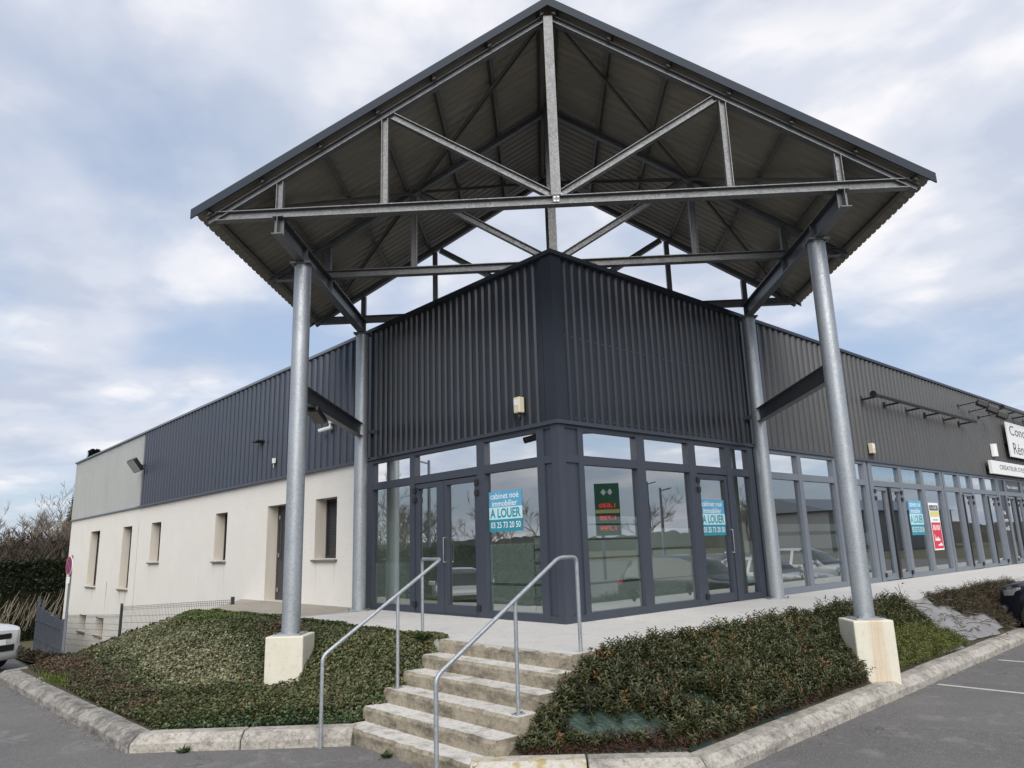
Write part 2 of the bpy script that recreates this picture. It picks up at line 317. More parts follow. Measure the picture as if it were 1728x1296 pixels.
# ------------------------------------------------------------------ helpers
class MB:
    def __init__(s): s.v = []; s.f = []; s.mi = []
    def add(s, vs, fs, mi=0):
        o = len(s.v); s.v += [tuple(p) for p in vs]; s.f += [tuple(i+o for i in q) for q in fs]; s.mi += [mi]*len(fs); return s
    def box(s, x0, x1, y0, y1, z0, z1, mi=0):
        x0, x1 = sorted((x0, x1)); y0, y1 = sorted((y0, y1)); z0, z1 = sorted((z0, z1))
        return s.add([(x0,y0,z0),(x1,y0,z0),(x1,y1,z0),(x0,y1,z0),(x0,y0,z1),(x1,y0,z1),(x1,y1,z1),(x0,y1,z1)],
                     [(0,3,2,1),(4,5,6,7),(0,1,5,4),(1,2,6,5),(2,3,7,6),(3,0,4,7)], mi)
    def bar(s, p0, p1, w, h, upv=(0,0,1), mi=0, off=(0,0)):
        p0, p1 = Vector(p0), Vector(p1); d = (p1-p0).normalized(); u = Vector(upv)
        sd = d.cross(u)
        if sd.length < 1e-4: sd = d.cross(Vector((1,0,0)))
        sd.normalize(); u = sd.cross(d)
        vs = []
        for p in (p0, p1):
            for a, b in ((-w/2,-h/2),(w/2,-h/2),(w/2,h/2),(-w/2,h/2)): vs.append(p+sd*(a+off[0])+u*(b+off[1]))
        return s.add(vs, [(0,1,2,3),(7,6,5,4),(0,4,5,1),(1,5,6,2),(2,6,7,3),(3,7,4,0)], mi)
    def ibeam(s, p0, p1, h, b, tw=0.012, tf=0.016, upv=(0,0,1)):
        s.bar(p0, p1, b, tf, upv, off=(0, h/2-tf/2)); s.bar(p0, p1, b, tf, upv, off=(0, -h/2+tf/2))
        return s.bar(p0, p1, tw, h-2*tf, upv)
    def tube(s, pts, r, n=8, cap=True, mi=0):
        pts = [Vector(p) for p in pts]; rs = r if isinstance(r, (list, tuple)) else [r]*len(pts)
        o = len(s.v); prev = None
        for i, p in enumerate(pts):
            d = ((pts[i+1]-p) if i == 0 else (p-pts[i-1]) if i == len(pts)-1 else ((pts[i+1]-p).normalized()+(p-pts[i-1]).normalized())).normalized()
            if prev is None:
                a = d.cross(Vector((0,0,1)))
                if a.length < 1e-3: a = d.cross(Vector((1,0,0)))
            else: a = prev - d*prev.dot(d)
            a.normalize(); prev = a; b = d.cross(a)
            for k in range(n):
                t = 2*math.pi*k/n; s.v.append(tuple(p+(a*math.cos(t)+b*math.sin(t))*rs[i]))
        for i in range(len(pts)-1):
            for k in range(n):
                k2 = (k+1) % n; s.f.append((o+i*n+k, o+i*n+k2, o+(i+1)*n+k2, o+(i+1)*n+k)); s.mi.append(mi)
        if cap:
            s.f.append(tuple(o+k for k in reversed(range(n)))); s.f.append(tuple(o+(len(pts)-1)*n+k for k in range(n))); s.mi += [mi, mi]
        return s
    def build(s, name, mat, parent=None, smooth=False, bevel=0.0, seg=2):
        me = bpy.data.meshes.new(name); me.from_pydata(s.v, [], s.f)
        for mm in (mat if isinstance(mat, (list, tuple)) else [mat]): me.materials.append(MATS[mm])
        me.polygons.foreach_set('material_index', s.mi)
        if smooth: me.polygons.foreach_set('use_smooth', [True]*len(me.polygons))
        me.update()
        return link(name, me, parent, bevel, seg)
def link(name, me, parent=None, bevel=0.0, seg=2):
    o = bpy.data.objects.new(name, me); COL.objects.link(o); o.parent = parent
    if bevel:
        b = o.modifiers.new('bevel', 'BEVEL'); b.width = bevel; b.segments = seg; b.limit_method = 'ANGLE'; b.angle_limit = R(40)
    return o
def smooth_angle(o, ang=35):
    me = o.data; me.polygons.foreach_set('use_smooth', [True]*len(me.polygons)); me.set_sharp_from_angle(angle=R(ang)); return o
def tag(o, label=None, cat=None, group=None, kind=None):
    for k, v in (('label', label), ('category', cat), ('group', group), ('kind', kind)):
        if v: o[k] = v
    return o
def thing(name, label, cat, loc=(0,0,0), rz=0.0, group=None):
    o = bpy.data.objects.new(name, None); COL.objects.link(o); o.location = loc; o.rotation_euler = (0,0,rz); o.empty_display_size = 0.3
    return tag(o, label, cat, group)
def rawmesh(name, verts, faces, mat, parent=None, cols=None, smooth=False):
    """verts (n,3) array, faces (m,k) int array with k fixed"""
    verts = np.asarray(verts, np.float32); faces = np.asarray(faces, np.int32); me = bpy.data.meshes.new(name)
    n, mf, k = len(verts), len(faces), faces.shape[1]
    me.vertices.add(n); me.vertices.foreach_set('co', verts.ravel())
    me.loops.add(mf*k); me.loops.foreach_set('vertex_index', faces.ravel())
    me.polygons.add(mf); me.polygons.foreach_set('loop_start', np.arange(0, mf*k, k, dtype=np.int32))
    try: me.polygons.foreach_set('loop_total', np.full(mf, k, np.int32))
    except Exception: pass
    if smooth: me.polygons.foreach_set('use_smooth', np.ones(mf, bool))
    me.update(calc_edges=True); me.materials.append(MATS[mat])
    if cols is not None:
        ca = me.color_attributes.new('Col', 'FLOAT_COLOR', 'POINT')
        ca.data.foreach_set('color', np.hstack([np.asarray(cols, np.float32), np.ones((n,1), np.float32)]).ravel())
    return link(name, me, parent)
def vnoise(x, y, seed=0):
    """smooth value noise, vectorised, about 0..1"""
    def h(i, j):
        a = np.sin(i*127.1+j*311.7+seed*74.7)*43758.5453; return a-np.floor(a)
    xi, yi = np.floor(x), np.floor(y); fx, fy = x-xi, y-yi; fx = fx*fx*(3-2*fx); fy = fy*fy*(3-2*fy)
    return (h(xi,yi)*(1-fx)+h(xi+1,yi)*fx)*(1-fy)+(h(xi,yi+1)*(1-fx)+h(xi+1,yi+1)*fx)*fy
def fbm(x, y, seed=0, o=4):
    t = 0; a = 0.5
    for k in range(o): t = t+a*vnoise(x*2**k, y*2**k, seed+k*13); a *= 0.5
    return t/(1-0.5**o)
def text_mesh(body, size, spacing=1.0, extrude=0.002, offset=0.0, align='LEFT'):
    cu = bpy.data.curves.new('txt', 'FONT'); cu.body = body; cu.size = size; cu.space_character = spacing; cu.extrude = extrude; cu.offset = offset
    cu.align_x = align; cu.align_y = 'BOTTOM_BASELINE' if 'BOTTOM_BASELINE' in cu.bl_rna.properties['align_y'].enum_items else 'BOTTOM'
    cu.resolution_u = 3
    ob = bpy.data.objects.new('txt', cu); COL.objects.link(ob)
    dg = bpy.context.evaluated_depsgraph_get(); me = bpy.data.meshes.new_from_object(ob.evaluated_get(dg))
    bpy.data.objects.remove(ob); bpy.data.curves.remove(cu); return me
def fit_text(name, body, mat, w, h, mtx, parent, bold=0.0, squeeze=True):
    """lettering stretched into a w x h box whose lower left corner is at mtx origin (local x right, y up)"""
    me = text_mesh(body, 1.0, extrude=0.0, offset=bold)
    co = np.empty(len(me.vertices)*3, np.float32); me.vertices.foreach_get('co', co); co = co.reshape(-1, 3)
    lo, hi = co.min(0), co.max(0); sx, sy = w/(hi[0]-lo[0]), h/(hi[1]-lo[1])
    co[:, 0] = (co[:, 0]-lo[0])*sx; co[:, 1] = (co[:, 1]-lo[1])*sy; co[:, 2] = 0
    m4 = np.array(mtx); co = co@m4[:3, :3].T+m4[:3, 3]
    me.vertices.foreach_set('co', co.ravel().astype(np.float32)); me.update(); me.materials.clear(); me.materials.append(MATS[mat]); me.name = name
    return link(name, me, parent)
def face_mtx(side, u, z, out):
    """frame on a facade: local x to the right as seen from outside, y up"""
    if side == 'L': return Matrix(((0,0,-1,-out),(-1,0,0,u),(0,1,0,z),(0,0,0,1)))
    return Matrix(((1,0,0,u),(0,0,-1,-out),(0,1,0,z),(0,0,0,1)))
def fbox(mb, side, u0, u1, z0, z1, o0, o1, mi=0):
    if side == 'L': return mb.box(-o1, -o0, u0, u1, z0, z1, mi)
    return mb.box(u0, u1, -o1, -o0, z0, z1, mi)
GZ = -0.95                                             # car-park level; terrace is 0
def gz2(x, y):
    x, y = np.asarray(x, float), np.asarray(y, float); t = np.clip((x+4.7)/.5, 0, 1)*np.clip((y-8.6)/3.5, 0, 1)
    return np.maximum(ground_z(y)-.55*t, -3.1)
def ground_z(y): return np.where(np.asarray(y) < 13, GZ, GZ-(np.asarray(y)-13)*0.115).clip(-3.1, None)

# ------------------------------------------------------------------ setting: ground, asphalt, terrace
xs = np.concatenate([[-900,-300,-120,-60], np.arange(-30, -6.1, 3), np.arange(-5.7, 2, .5), np.arange(3, 60.1, 3), [120, 300, 900]]); ys = np.concatenate([[-900,-300,-120,-60], np.arange(-30, 6.1, 3), np.arange(6.5, 40, .5), np.arange(42, 60.1, 3), [90, 150, 300, 900]])
gx, gy = np.meshgrid(xs, ys, indexing='ij'); gz = gz2(gx, gy)-0.03
nx, ny = gx.shape; idx = np.arange(nx*ny).reshape(nx, ny)
qf = np.stack([idx[:-1,:-1], idx[1:,:-1], idx[1:,1:], idx[:-1,1:]], -1).reshape(-1, 4)
tag(rawmesh('ground', np.stack([gx, gy, gz], -1).reshape(-1, 3), qf, 'field'), kind='structure')
# asphalt: the car park in front of both kerbs and the bay at the far left
def sheet(name, poly, z, mat, zfun=None):
    mb = MB(); mb.add([(x, y, z if zfun is None else zfun(x, y)) for x, y in poly], [tuple(range(len(poly)))]); return mb.build(name, mat)
mb = MB()
mb.add([(x, y, GZ) for x, y in ((-60,-60),(60,-60),(60,-2.0),(-2.0,-2.0),(-2.0,0.5),(-5.0,1.8),(-5.3,9.2),(-4.95,9.4),(-4.95,13.0),(-60,13.0))], [tuple(range(10))])
mb.add([(-60,13,GZ),(-4.95,13,GZ),(-4.95,22,float(ground_z(22))+.01),(-60,22,float(ground_z(22))+.01)], [(0,1,2,3)])
tag(mb.build('parking_lot', 'asphalt'), kind='structure')
for x in (3.72, 6.47, 9.22, 11.97, 14.72, 17.47, 20.22):
    tag(sheet('parking_line', [(x-.045,-8.6),(x+.045,-8.6),(x+.045,-3.62),(x-.045,-3.62)], GZ+.004, 'road_paint'), kind='structure')
tag(sheet('parking_line', [(-7.6,9.15),(-5.3,9.6),(-5.3,9.7),(-7.6,9.25)], GZ+.004, 'road_paint'), kind='structure')
# terrace slab (pale concrete; older brown strip by the side door)
def slab(poly, z0, z1):
    n = len(poly); return MB().add([(x, y, z0) for x, y in poly]+[(x, y, z1) for x, y in poly],
        [tuple(reversed(range(n))), tuple(range(n, 2*n))]+[(i, (i+1) % n, n+(i+1) % n, n+i) for i in range(n)])
ter = slab([(-2.17,-2.2),(34,-2.2),(34,-.0),(0,0),(0,5.1),(-2.17,5.1)], -.35, 0.0).build('terrace', 'slab'); tag(ter, kind='structure')
ter2 = slab([(-2.17,5.11),(0,5.11),(0,12.0),(-.55,11.1),(-2.22,8.6)], -.35, -.004).build('terrace_strip', 'slab_old'); tag(ter2, kind='structure')

# kerbs: bevelled stones about a metre long
def kerb(path, name, lich=(), old=(), w=0.29, back=0.17):
    root = bpy.data.objects.new(name, None); COL.objects.link(root); tag(root, kind='structure')
    P = [Vector((x, y, 0)) for x, y in path]; nrm = []
    for i in range(len(P)):
        ds = []
        if i > 0: ds.append((P[i]-P[i-1]).normalized())
        if i < len(P)-1: ds.append((P[i+1]-P[i]).normalized())
        ns = [Vector((-d.y, d.x, 0)) for d in ds]; nn = sum(ns, Vector()).normalized(); nrm.append(nn/max(.5, nn.dot(ns[0])))
    k = 0
    for i in range(len(P)-1):
        L = (P[i+1]-P[i]).length; ns = max(1, round(L/1.0))
        for j in range(ns):
            g = 0.009/L; t0, t1 = j/ns+g, (j+1)/ns-g
            dz = random.uniform(-.008, .008); dn = random.uniform(-.008, .008)
            prof = [(0,-.1),(0,.085),(.012,.10),(.095,back-.008),(.11,back),(w,back),(w,-.1)]
            mbk = MB(); vs = []
            for t in (t0, t1):
                p = P[i].lerp(P[i+1], t); nn = nrm[i].lerp(nrm[i+1], t)
                if ns > 1:
                    d = (P[i+1]-P[i]).normalized(); base = Vector((-d.y, d.x, 0))
                    nn = nrm[i] if (j == 0 and t == t0) else nrm[i+1] if (j == ns-1 and t == t1) else base
                vs += [p+nn*(a+dn)+Vector((0,0,GZ+b+(dz if b > .05 else 0))) for a, b in prof]
            n = len(prof)
            mbk.add(vs, [tuple(range(n)), tuple(reversed(range(n, 2*n)))]+[(q, q+n, (q+1) % n+n, (q+1) % n) for q in range(n)])
            mbk.build('kerb_stone', 'kerb_lichen' if (i, j) in lich else 'kerb_old' if i in old else 'kerb_stone', root, bevel=.008, seg=1); k += 1
    return root
kl = kerb([(-3.60,-.16),(-5.44,1.47),(-5.68,8.9),(-4.95,9.35)][::-1], 'kerb', old={0, 1})
kr = kerb([(30,-3.35),(9.0,-3.40),(-2.05,-3.70),(-3.60,-2.22)][::-1], 'kerb', lich={(0,0)})

# ------------------------------------------------------------------ stairs
st = thing('staircase', 'weathered concrete steps leading up to the terrace between the two handrails', 'stairs', (0,0,0))
NOS = -3.555
for k in range(1, 7):
    z1 = GZ+k*0.95/6-(0.002 if k == 6 else 0); x0 = NOS+0.277*(k-1)
    x1 = x0+0.34 if k < 6 else -2.171+.0
    y0, y1 = -2.22, (0.16 if k > 1 else 0.14)
    if k == 6: continue
    m_ = MB(); nx_ = 26
    # riser + tread with chipped, wavering nosing
    def rag(i): return 0.010*math.sin(i*1.7+k)+random.uniform(-.008, .008)
    top, mid, bot, backv = [], [], [], []
    for i in range(nx_+1):
        y = y0+(y1-y0)*i/nx_; r = rag(i) if 0 < i < nx_ else 0
        bot.append((x0+.012, y, z1-.165 if k > 1 else GZ-.05)); mid.append((x0+r*.3, y, z1-.035+r*.3)); top.append((x0+.022+r, y, z1)); backv.append((x1, y, z1+.0))
    n = nx_+1; m_.add(bot+mid+top+backv, [])
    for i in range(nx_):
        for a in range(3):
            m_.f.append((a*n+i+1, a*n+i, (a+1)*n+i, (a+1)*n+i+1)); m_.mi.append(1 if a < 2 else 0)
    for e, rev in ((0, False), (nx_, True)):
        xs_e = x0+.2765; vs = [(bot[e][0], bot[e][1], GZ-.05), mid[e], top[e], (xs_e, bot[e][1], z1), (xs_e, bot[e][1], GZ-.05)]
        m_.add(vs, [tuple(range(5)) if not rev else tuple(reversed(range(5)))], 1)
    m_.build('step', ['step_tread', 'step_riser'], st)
# top riser: the worn front of the landing with a broken-off patch
m_ = MB(); n_ = 30; prof = []
for i in range(n_+1):
    y = -2.2+2.36*i/n_; r = random.uniform(-.006, .006)
    brk = 0.010 if 14 < i < 19 else 0
    prof.append([(-2.178, y, -.20), (-2.185+brk*.6, y, -.10), (-2.185+r+brk, y, -.035), (-2.165+r, y, .004)])
vs = [p for col in prof for p in col]; m_.add(vs, [((i+1)*4+a, i*4+a, i*4+a+1, (i+1)*4+a+1) for i in range(n_) for a in range(3)])
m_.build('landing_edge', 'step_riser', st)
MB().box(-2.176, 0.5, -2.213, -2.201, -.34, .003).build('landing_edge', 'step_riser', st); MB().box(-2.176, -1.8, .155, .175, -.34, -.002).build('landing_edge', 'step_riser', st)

# ------------------------------------------------------------------ handrails
def handrail(label, y, top_end, side):
    h = thing('handrail', label, 'handrail', (-3.88, y, GZ), group='stair handrails'); o = Vector((-3.88, y, GZ))
    def L(p): return Vector(p)-o
    z0, z1 = 0.03, 1.0
    def arc(a, b, c, r=.07, n=5):
        a, b, c = Vector(a), Vector(b), Vector(c); p = b+(a-b).normalized()*r; q = b+(c-b).normalized()*r
        return [(p*(1-t)**2+b*2*t*(1-t)+q*t*t) for t in [i/n for i in range(n+1)]]
    A, B, C = (-3.88, y, GZ), (-3.88, y, z0-.03), (-2.24, y, z1); Dp = top_end; E_ = (Dp[0], Dp[1], 0.0)
    pts = [Vector(A)]+arc(A, B, C)+arc(B, C, Dp)+arc(C, Dp, E_)+[Vector(E_)]
    smooth_angle(MB().tube([L(p) for p in pts], .0215, 12).build('rail', 'galvanised', h))
    xm = -2.89; zm = z0+(xm+3.82)/1.58*(z1-z0); zt = GZ+3*.95/6
    smooth_angle(MB().tube([L((xm, y, zt)), L((xm, y, zm-.005))], .0205, 12).build('post', 'galvanised', h))
    p = L((xm, y, zt)); MB().box(p.x-.06, p.x+.06, p.y-.04, p.y+.04, p.z, p.z+.01).build('base_plate', 'galvanised', h)
    for sx in (-.045, .045): MB().tube([(p.x+sx, p.y, p.z+.01), (p.x+sx, p.y, p.z+.022)], .008, 6).build('bolt', 'dark_steel', h)
handrail('galvanised tube handrail on the left side of the steps, in front of the ivy', 0.03, (-1.92, 0.90, 1.0), 'L')
handrail('galvanised tube handrail on the right side of the steps, nearest the viewer', -2.12, (-1.96, -2.12, 1.0), 'R')

# ------------------------------------------------------------------ building
ZG, ZP = 3.0, 5.80
B = thing('commercial_building', 'long corner retail building with dark ribbed metal cladding over glass shopfront and white wall', 'building')
def wall_holes(name, u0, u1, z0, z1, holes, depth=.36):
    us = sorted({u0, u1, *[h[0] for h in holes], *[h[1] for h in holes]}); zs = sorted({z0, z1, *[h[2] for h in holes], *[h[3] for h in holes]})
    mb = MB()
    for a, b in zip(us, us[1:]):
        for c, d in zip(zs, zs[1:]):
            if any(h[0] <= a and b <= h[1] and h[2] <= c and d <= h[3] for h in holes): continue
            mb.add([(0,a,c),(0,b,c),(0,b,d),(0,a,d)], [(0,3,2,1)])
    for a, b, c, d in holes:
        for q in ([(0,b,c),(0,b,d),(depth,b,d),(depth,b,c)], [(0,a,d),(0,a,c),(depth,a,c),(depth,a,d)],
                  [(0,a,d),(depth,a,d),(depth,b,d),(0,b,d)], [(0,a,c),(0,b,c),(depth,b,c),(depth,a,c)]): mb.add(q, [(0,1,2,3)], 1)
    # far end return and inner face
    mb.add([(0,u1,z0),(6,u1,z0),(6,u1,z1),(0,u1,z1)], [(0,1,2,3)])
    return mb.build(name, ['render', 'reveal'], B)
H1 = [(9.32,10.58,0.0,2.34), (6.93,7.94,1.0,2.34), (13.29,14.20,1.0,2.34), (19.27,20.35,1.0,2.34)]
H2 = [(22.75,23.98,0.03,2.34), (27.5,29.1,0.03,2.34), (25.75,26.95,-1.84,-1.16), (28.6,29.85,-1.84,-1.18)]
wall_holes('wall', 5.64, 21.90, -3.3, ZG, H1); wall_holes('wall', 21.92, 33.1, -3.3, ZG, H2)
MB().box(.03, .05, 21.88, 21.94, -3.3, ZG).build('movement_joint', 'black_plastic', B)
# side door
dmb = MB(); dmb.box(0.285,0.335, 9.32,9.42, 0,2.34).box(0.285,0.335, 10.48,10.58, 0,2.34).box(0.285,0.335, 9.42,10.48, 2.24,2.34).box(0.290,0.325, 9.42,10.48, 0,.95).box(0.295,0.325, 9.42,9.56,.95,2.24).box(0.295,0.325,10.34,10.48,.95,2.24).box(0.295,0.325,9.56,10.34,2.1,2.24)
sdoor = dmb.build('door', 'panel_dark', B); sdoor['label'] = 'dark side door in a deep white wall opening'
MB().box(0.303,0.311, 9.56,10.34,.95,2.1).build('pane', 'car_dark_glass', sdoor)
for z in (.2, 1.05, 2.0): MB().box(0.265,0.287, 10.40,10.46, z, z+.10).build('hinge', 'chrome', sdoor)
smooth_angle(MB().tube([(.285,9.50,1.05),(.245,9.50,1.05),(.245,9.62,1.05)], .011, 8).build('handle', 'chrome', sdoor))
# windows in the white wall: dark roller shutters and sills
for i, (a, b, c, d) in enumerate(H1[1:]+H2):
    w = MB().box(0.275,0.335,a,a+.05,c,d).box(0.275,0.335,b-.05,b,c,d).box(0.275,0.335,a+.05,b-.05,c,c+.05).box(0.275,0.335,a+.05,b-.05,d-.05,d).build('window', 'panel_dark', B)
    if i == 0:
        n = 26; hh = (d-c-.1)/n
        for k in range(n):
            MB().add([(.303,a+.05,c+.05+k*hh),(.303,b-.05,c+.05+k*hh),(.315,b-.05,c+.05+(k+.9)*hh),(.315,a+.05,c+.05+(k+.9)*hh),(.325,a+.05,c+.05+(k+.9)*hh),(.325,b-.05,c+.05+(k+.9)*hh)], [(0,3,2,1),(2,3,4,5)]).build('shutter_slat', 'panel_dark', w)
        MB().box(0.320,0.330,a+.05,b-.05,c+.05,d-.05).build('pane', 'car_dark_glass', w)
    else: MB().box(0.300,0.310,a+.05,b-.05,c+.05,d-.05).build('pane', 'car_dark_glass', w)
    sl_ = MB(); sl_.add([(-.07,a-.06,c-.07),(.274,a-.06,c-.07),(.274,b+.06,c-.07),(-.07,b+.06,c-.07),(-.07,a-.06,c-.025),(.274,a-.06,c+.004),(.274,b+.06,c+.004),(-.07,b+.06,c-.025)], [(0,3,2,1),(4,5,6,7),(0,1,5,4),(1,2,6,5),(2,3,7,6),(3,0,4,7)])
    sl_.build('sill', 'sill_stone', w, bevel=.008)

# ribbed cladding sheets (0.75 m wide, four ribs), shared meshes
def sheet_mesh(name, width, z0, z1, pitch, depth, mat, split=None):
    n = round(width/pitch); prof = []
    for k in range(n):
        b = k*pitch
        prof += [(b, 0), (b+pitch*.46, 0), (b+pitch*.58, depth), (b+pitch*.88, depth)]
    prof.append((n*pitch, 0)); mb = MB()
    zz = [z0, z1]
    for z in zz: mb.v += [(u, -o, z) for u, o in prof]
    m = len(prof)
    for i in range(m-1): mb.f.append((i, i+1, m+i+1, m+i)); mb.mi.append(0)
    me = bpy.data.meshes.new(name); me.from_pydata(mb.v, [], mb.f); me.materials.append(MATS[mat]); me.update(); return me
def clad(side, u0, u1, z0, z1, mat='dark_coat', out=.03, pitch=.1875, depth=.035, name='cladding_sheet'):
    W = pitch*4; n = math.ceil((u1-u0)/W-1e-6); me = sheet_mesh(name, W, z0, z1, pitch, depth, mat)
    for k in range(n):
        a = u0+k*W; w = min(W, u1-a); mesh = me
        if w < W-1e-3:
            w = max(pitch, round(w/pitch)*pitch); mesh = sheet_mesh(name, w, z0, z1, pitch, depth, mat)
        o = link(name, mesh, B)
        if side == 'R': o.location = (a, -out, 0)
        else: o.location = (-out, a+w, 0); o.rotation_euler = (0, 0, -math.pi/2)
clad('L', .17, 5.36, ZG+.03, ZP-.06); clad('R', .17, 5.50, ZG+.03, ZP-.06)
clad('L', 5.62, 21.90, ZG+.03, ZP-.06, 'skylit_dark_coat', .03, .30, .045); clad('R', 5.86, 34.0, ZG+.03, ZP-.06, 'weathered_coat', .03, .27, .045)
clad('L', 21.97, 33.08, ZG+.03, ZP-.06, 'grey_coat', .03, .12, .010)
def part(name, mat, *boxes, parent=None, bevel=0.0):
    mb = MB()
    for b in boxes: fbox(mb, *b)
    return mb.build(name, mat, parent or B, bevel=bevel)
# solid wall behind the sheets, flashings and copings
part('backing_wall', 'dark_interior', ('L', .0, 33.0, ZG+.02, ZP-.1, -.20, .02)); part('backing_wall', 'dark_interior', ('R', .02, 34, ZG+.02, ZP-.1, -.20, .02))
mb = MB(); o_ = .085
mb.add([(-o_, .16, ZG+.01), (-o_, -o_, ZG+.01), (.16, -o_, ZG+.01), (-o_, .16, ZP-.02), (-o_, -o_, ZP-.02), (.16, -o_, ZP-.02), (-.03,.16,ZG+.01), (-.03,.16,ZP-.02), (.16,-.03,ZG+.01), (.16,-.03,ZP-.02)],
       [(0,1,4,3)[::-1], (1,2,5,4)[::-1], (6,0,3,7)[::-1], (2,8,9,5)[::-1]]); mb.build('corner_flashing', 'dark_coat', B)
scr = MB()
for k in range(27):
    for sd_ in ('L', 'R'):
        for zz in (3.09, 4.42):
            fbox(scr, sd_, .17+.1875*k+.035, .17+.1875*k+.050, zz, zz+.015, .030, .037)
scr.build('fixing_screws', 'frame_grey', B)['kind'] = 'stuff'
part('flashing', 'frame', ('L', 5.38, 5.47, ZG, ZP-.02, .0, .10)); part('flashing', 'frame', ('L', 5.53, 5.60, ZG, ZP-.02, .0, .085))
part('flashing', 'frame', ('R', 5.56, 5.66, ZG, ZP-.02, .0, .10)); part('flashing', 'frame', ('R', 5.74, 5.82, ZG, ZP-.02, .0, .085))
part('flashing', 'grey_coat', ('L', 21.91, 21.965, ZG+.02, ZP-.03, .02, .055))
part('drip_flashing', 'frame', ('L', -.10, 21.96, ZG-.03, ZG+.028, .0, .10)); part('drip_flashing', 'frame', ('R', .0, 34, ZG-.03, ZG+.028, .0, .10))
part('drip_flashing', 'frame_grey', ('L', 21.97, 33.1, ZG-.02, ZG+.026, .0, .075))
part('coping', 'dark_coat', ('L', -.12, 5.6, ZP-.05, ZP+.02, -.25, .12)); part('coping', 'dark_coat', ('R', .25, 5.8, ZP-.05, ZP+.02, -.25, .12))
part('coping', 'frame_grey', ('L', 5.605, 33.15, ZP-.05, ZP+.015, -.25, .105)); part('coping', 'dark_coat', ('R', 5.805, 34, ZP-.05, ZP+.02, -.25, .11))
MB().box(.3, 34, .3, 33, 5.2, 5.35).build('roof', 'far_grey', B)
part('wall', 'render', ('R', 27.5, 34, 0, ZG, -.25, -.02))
MB().box(33.8, 34, .3, 33, -3.2, ZP-.1).build('wall', 'render', B); MB().box(6, 34, 32.9, 33.05, -3.2, ZP-.1).build('wall', 'render', B)

# shop interiors
MB().box(.1, 27.4, .1, 7.9, -.06, -.006).build('floor', 'interior_floor', B)
MB().box(.1, 34, .1, 8.0, ZG-.02, ZG+.015).build('ceiling', 'ceiling_white', B)
MB().box(.15, 6.0, 5.64, 5.8, -.1, ZG-.03).build('partition', 'interior_wall', B)
MB().box(5.9, 6.05, .12, 5.63, -.1, ZG-.03).build('partition', 'interior_wall', B)
MB().box(6.06, 27.4, 6.0, 6.15, -.1, ZG-.03).build('partition', 'dark_interior', B)
MB().box(11.1, 11.2, .12, 5.9, -.1, ZG-.03).build('partition', 'dark_interior', B); MB().box(16.3, 16.4, .12, 5.9, -.1, ZG-.03).build('partition', 'dark_interior', B)
MB().box(27.3, 27.45, .02, 5.9, -.1, ZG-.03).build('partition', 'dark_interior', B)
MB().box(2.9, 3.05, 3.2, 5.6, -.1, ZG-.03).build('partition', 'interior_wall', B)

# ------------------------------------------------------------------ shopfront framing
FO, FI = .045, -.07
def mull(side, u0, u1, z0=0.0, z1=ZG-.031, mat='frame', out=FO): return part('mullion', mat, (side, u0, u1, z0, z1, FI, out))
def tran(side, u0, u1, z0, z1, mat='frame', out=FO-.003): return part('transom', mat, (side, u0, u1, z0, z1, FI, out))
def pane(side, u0, u1, z0, z1, mat='glass'):
    g = .006; return part('pane', mat, (side, u0+g-.012, u1-g+.012, z0-.006, z1+.006, -.030, -.022))
def bands(p, side, u0, u1, zs):
    for a, b in zs: part('frosted_film', 'frost', (side, u0+.01, u1-.01, a, b, -.034, -.0325), parent=p)
def paw(p, side, u, z, s=1.0):
    sg = -1 if side == 'L' else 1
    for du, dz, ru, rz in ((0,0,.055,.06), (-.085,.07,.022,.032), (-.032,.115,.022,.034), (.035,.115,.022,.034), (.085,.065,.020,.030)):
        n = 14; vs = []
        for k in range(n):
            t = 2*math.pi*k/n; uu = u+sg*(du+ru*math.cos(t))*s; zz = z+(dz+rz*math.sin(t))*s
            vs.append((.0215, uu, zz) if side == 'L' else (uu, .0215, zz))
        MB().add(vs, [tuple(range(n))]).build('paw_pad', 'paw_grey', p)
FB = [(.12,.52), (.555,.90), (.93,1.19), (1.22,1.42), (1.45,1.56)]
def door(side, u0, u1, z1=2.34, hinge='lo', mat='frame', glass='glass', closer=True, handle=True):
    s = .085; mb = MB()
    fbox(mb, side, u0, u0+s, .02, z1, -.06, .030); fbox(mb, side, u1-s, u1, .02, z1, -.06, .030)
    fbox(mb, side, u0+s, u1-s, z1-s, z1, -.06, .028); fbox(mb, side, u0+s, u1-s, .02, .17, -.06, .028)
    d = mb.build('door', mat, B)
    part('pane', glass, (side, u0+s-.01, u1-s+.01, .16, z1-s+.01, -.030, -.022), parent=d)
    h = u0 if hinge == 'lo' else u1
    for z in (.10, z1-.34, z1-.16): part('hinge', 'black_plastic', (side, h-.045, h+.045, z, z+.10, .03, .075), parent=d, bevel=.006)
    q = (u1-s/2) if hinge == 'lo' else (u0+s/2)
    if handle:
        mb = MB(); zz = (.90, 1.32); P = lambda z, o: ((-o, q, z) if side == 'L' else (q, -o, z))
        mb.tube([P(zz[0], .03), P(zz[0], .085), P(zz[1], .085), P(zz[1], .03)], .012, 8); smooth_angle(mb.build('handle', 'chrome', d))
    return d
ZT0, ZT1, ZU = 2.36, 2.50, 2.90
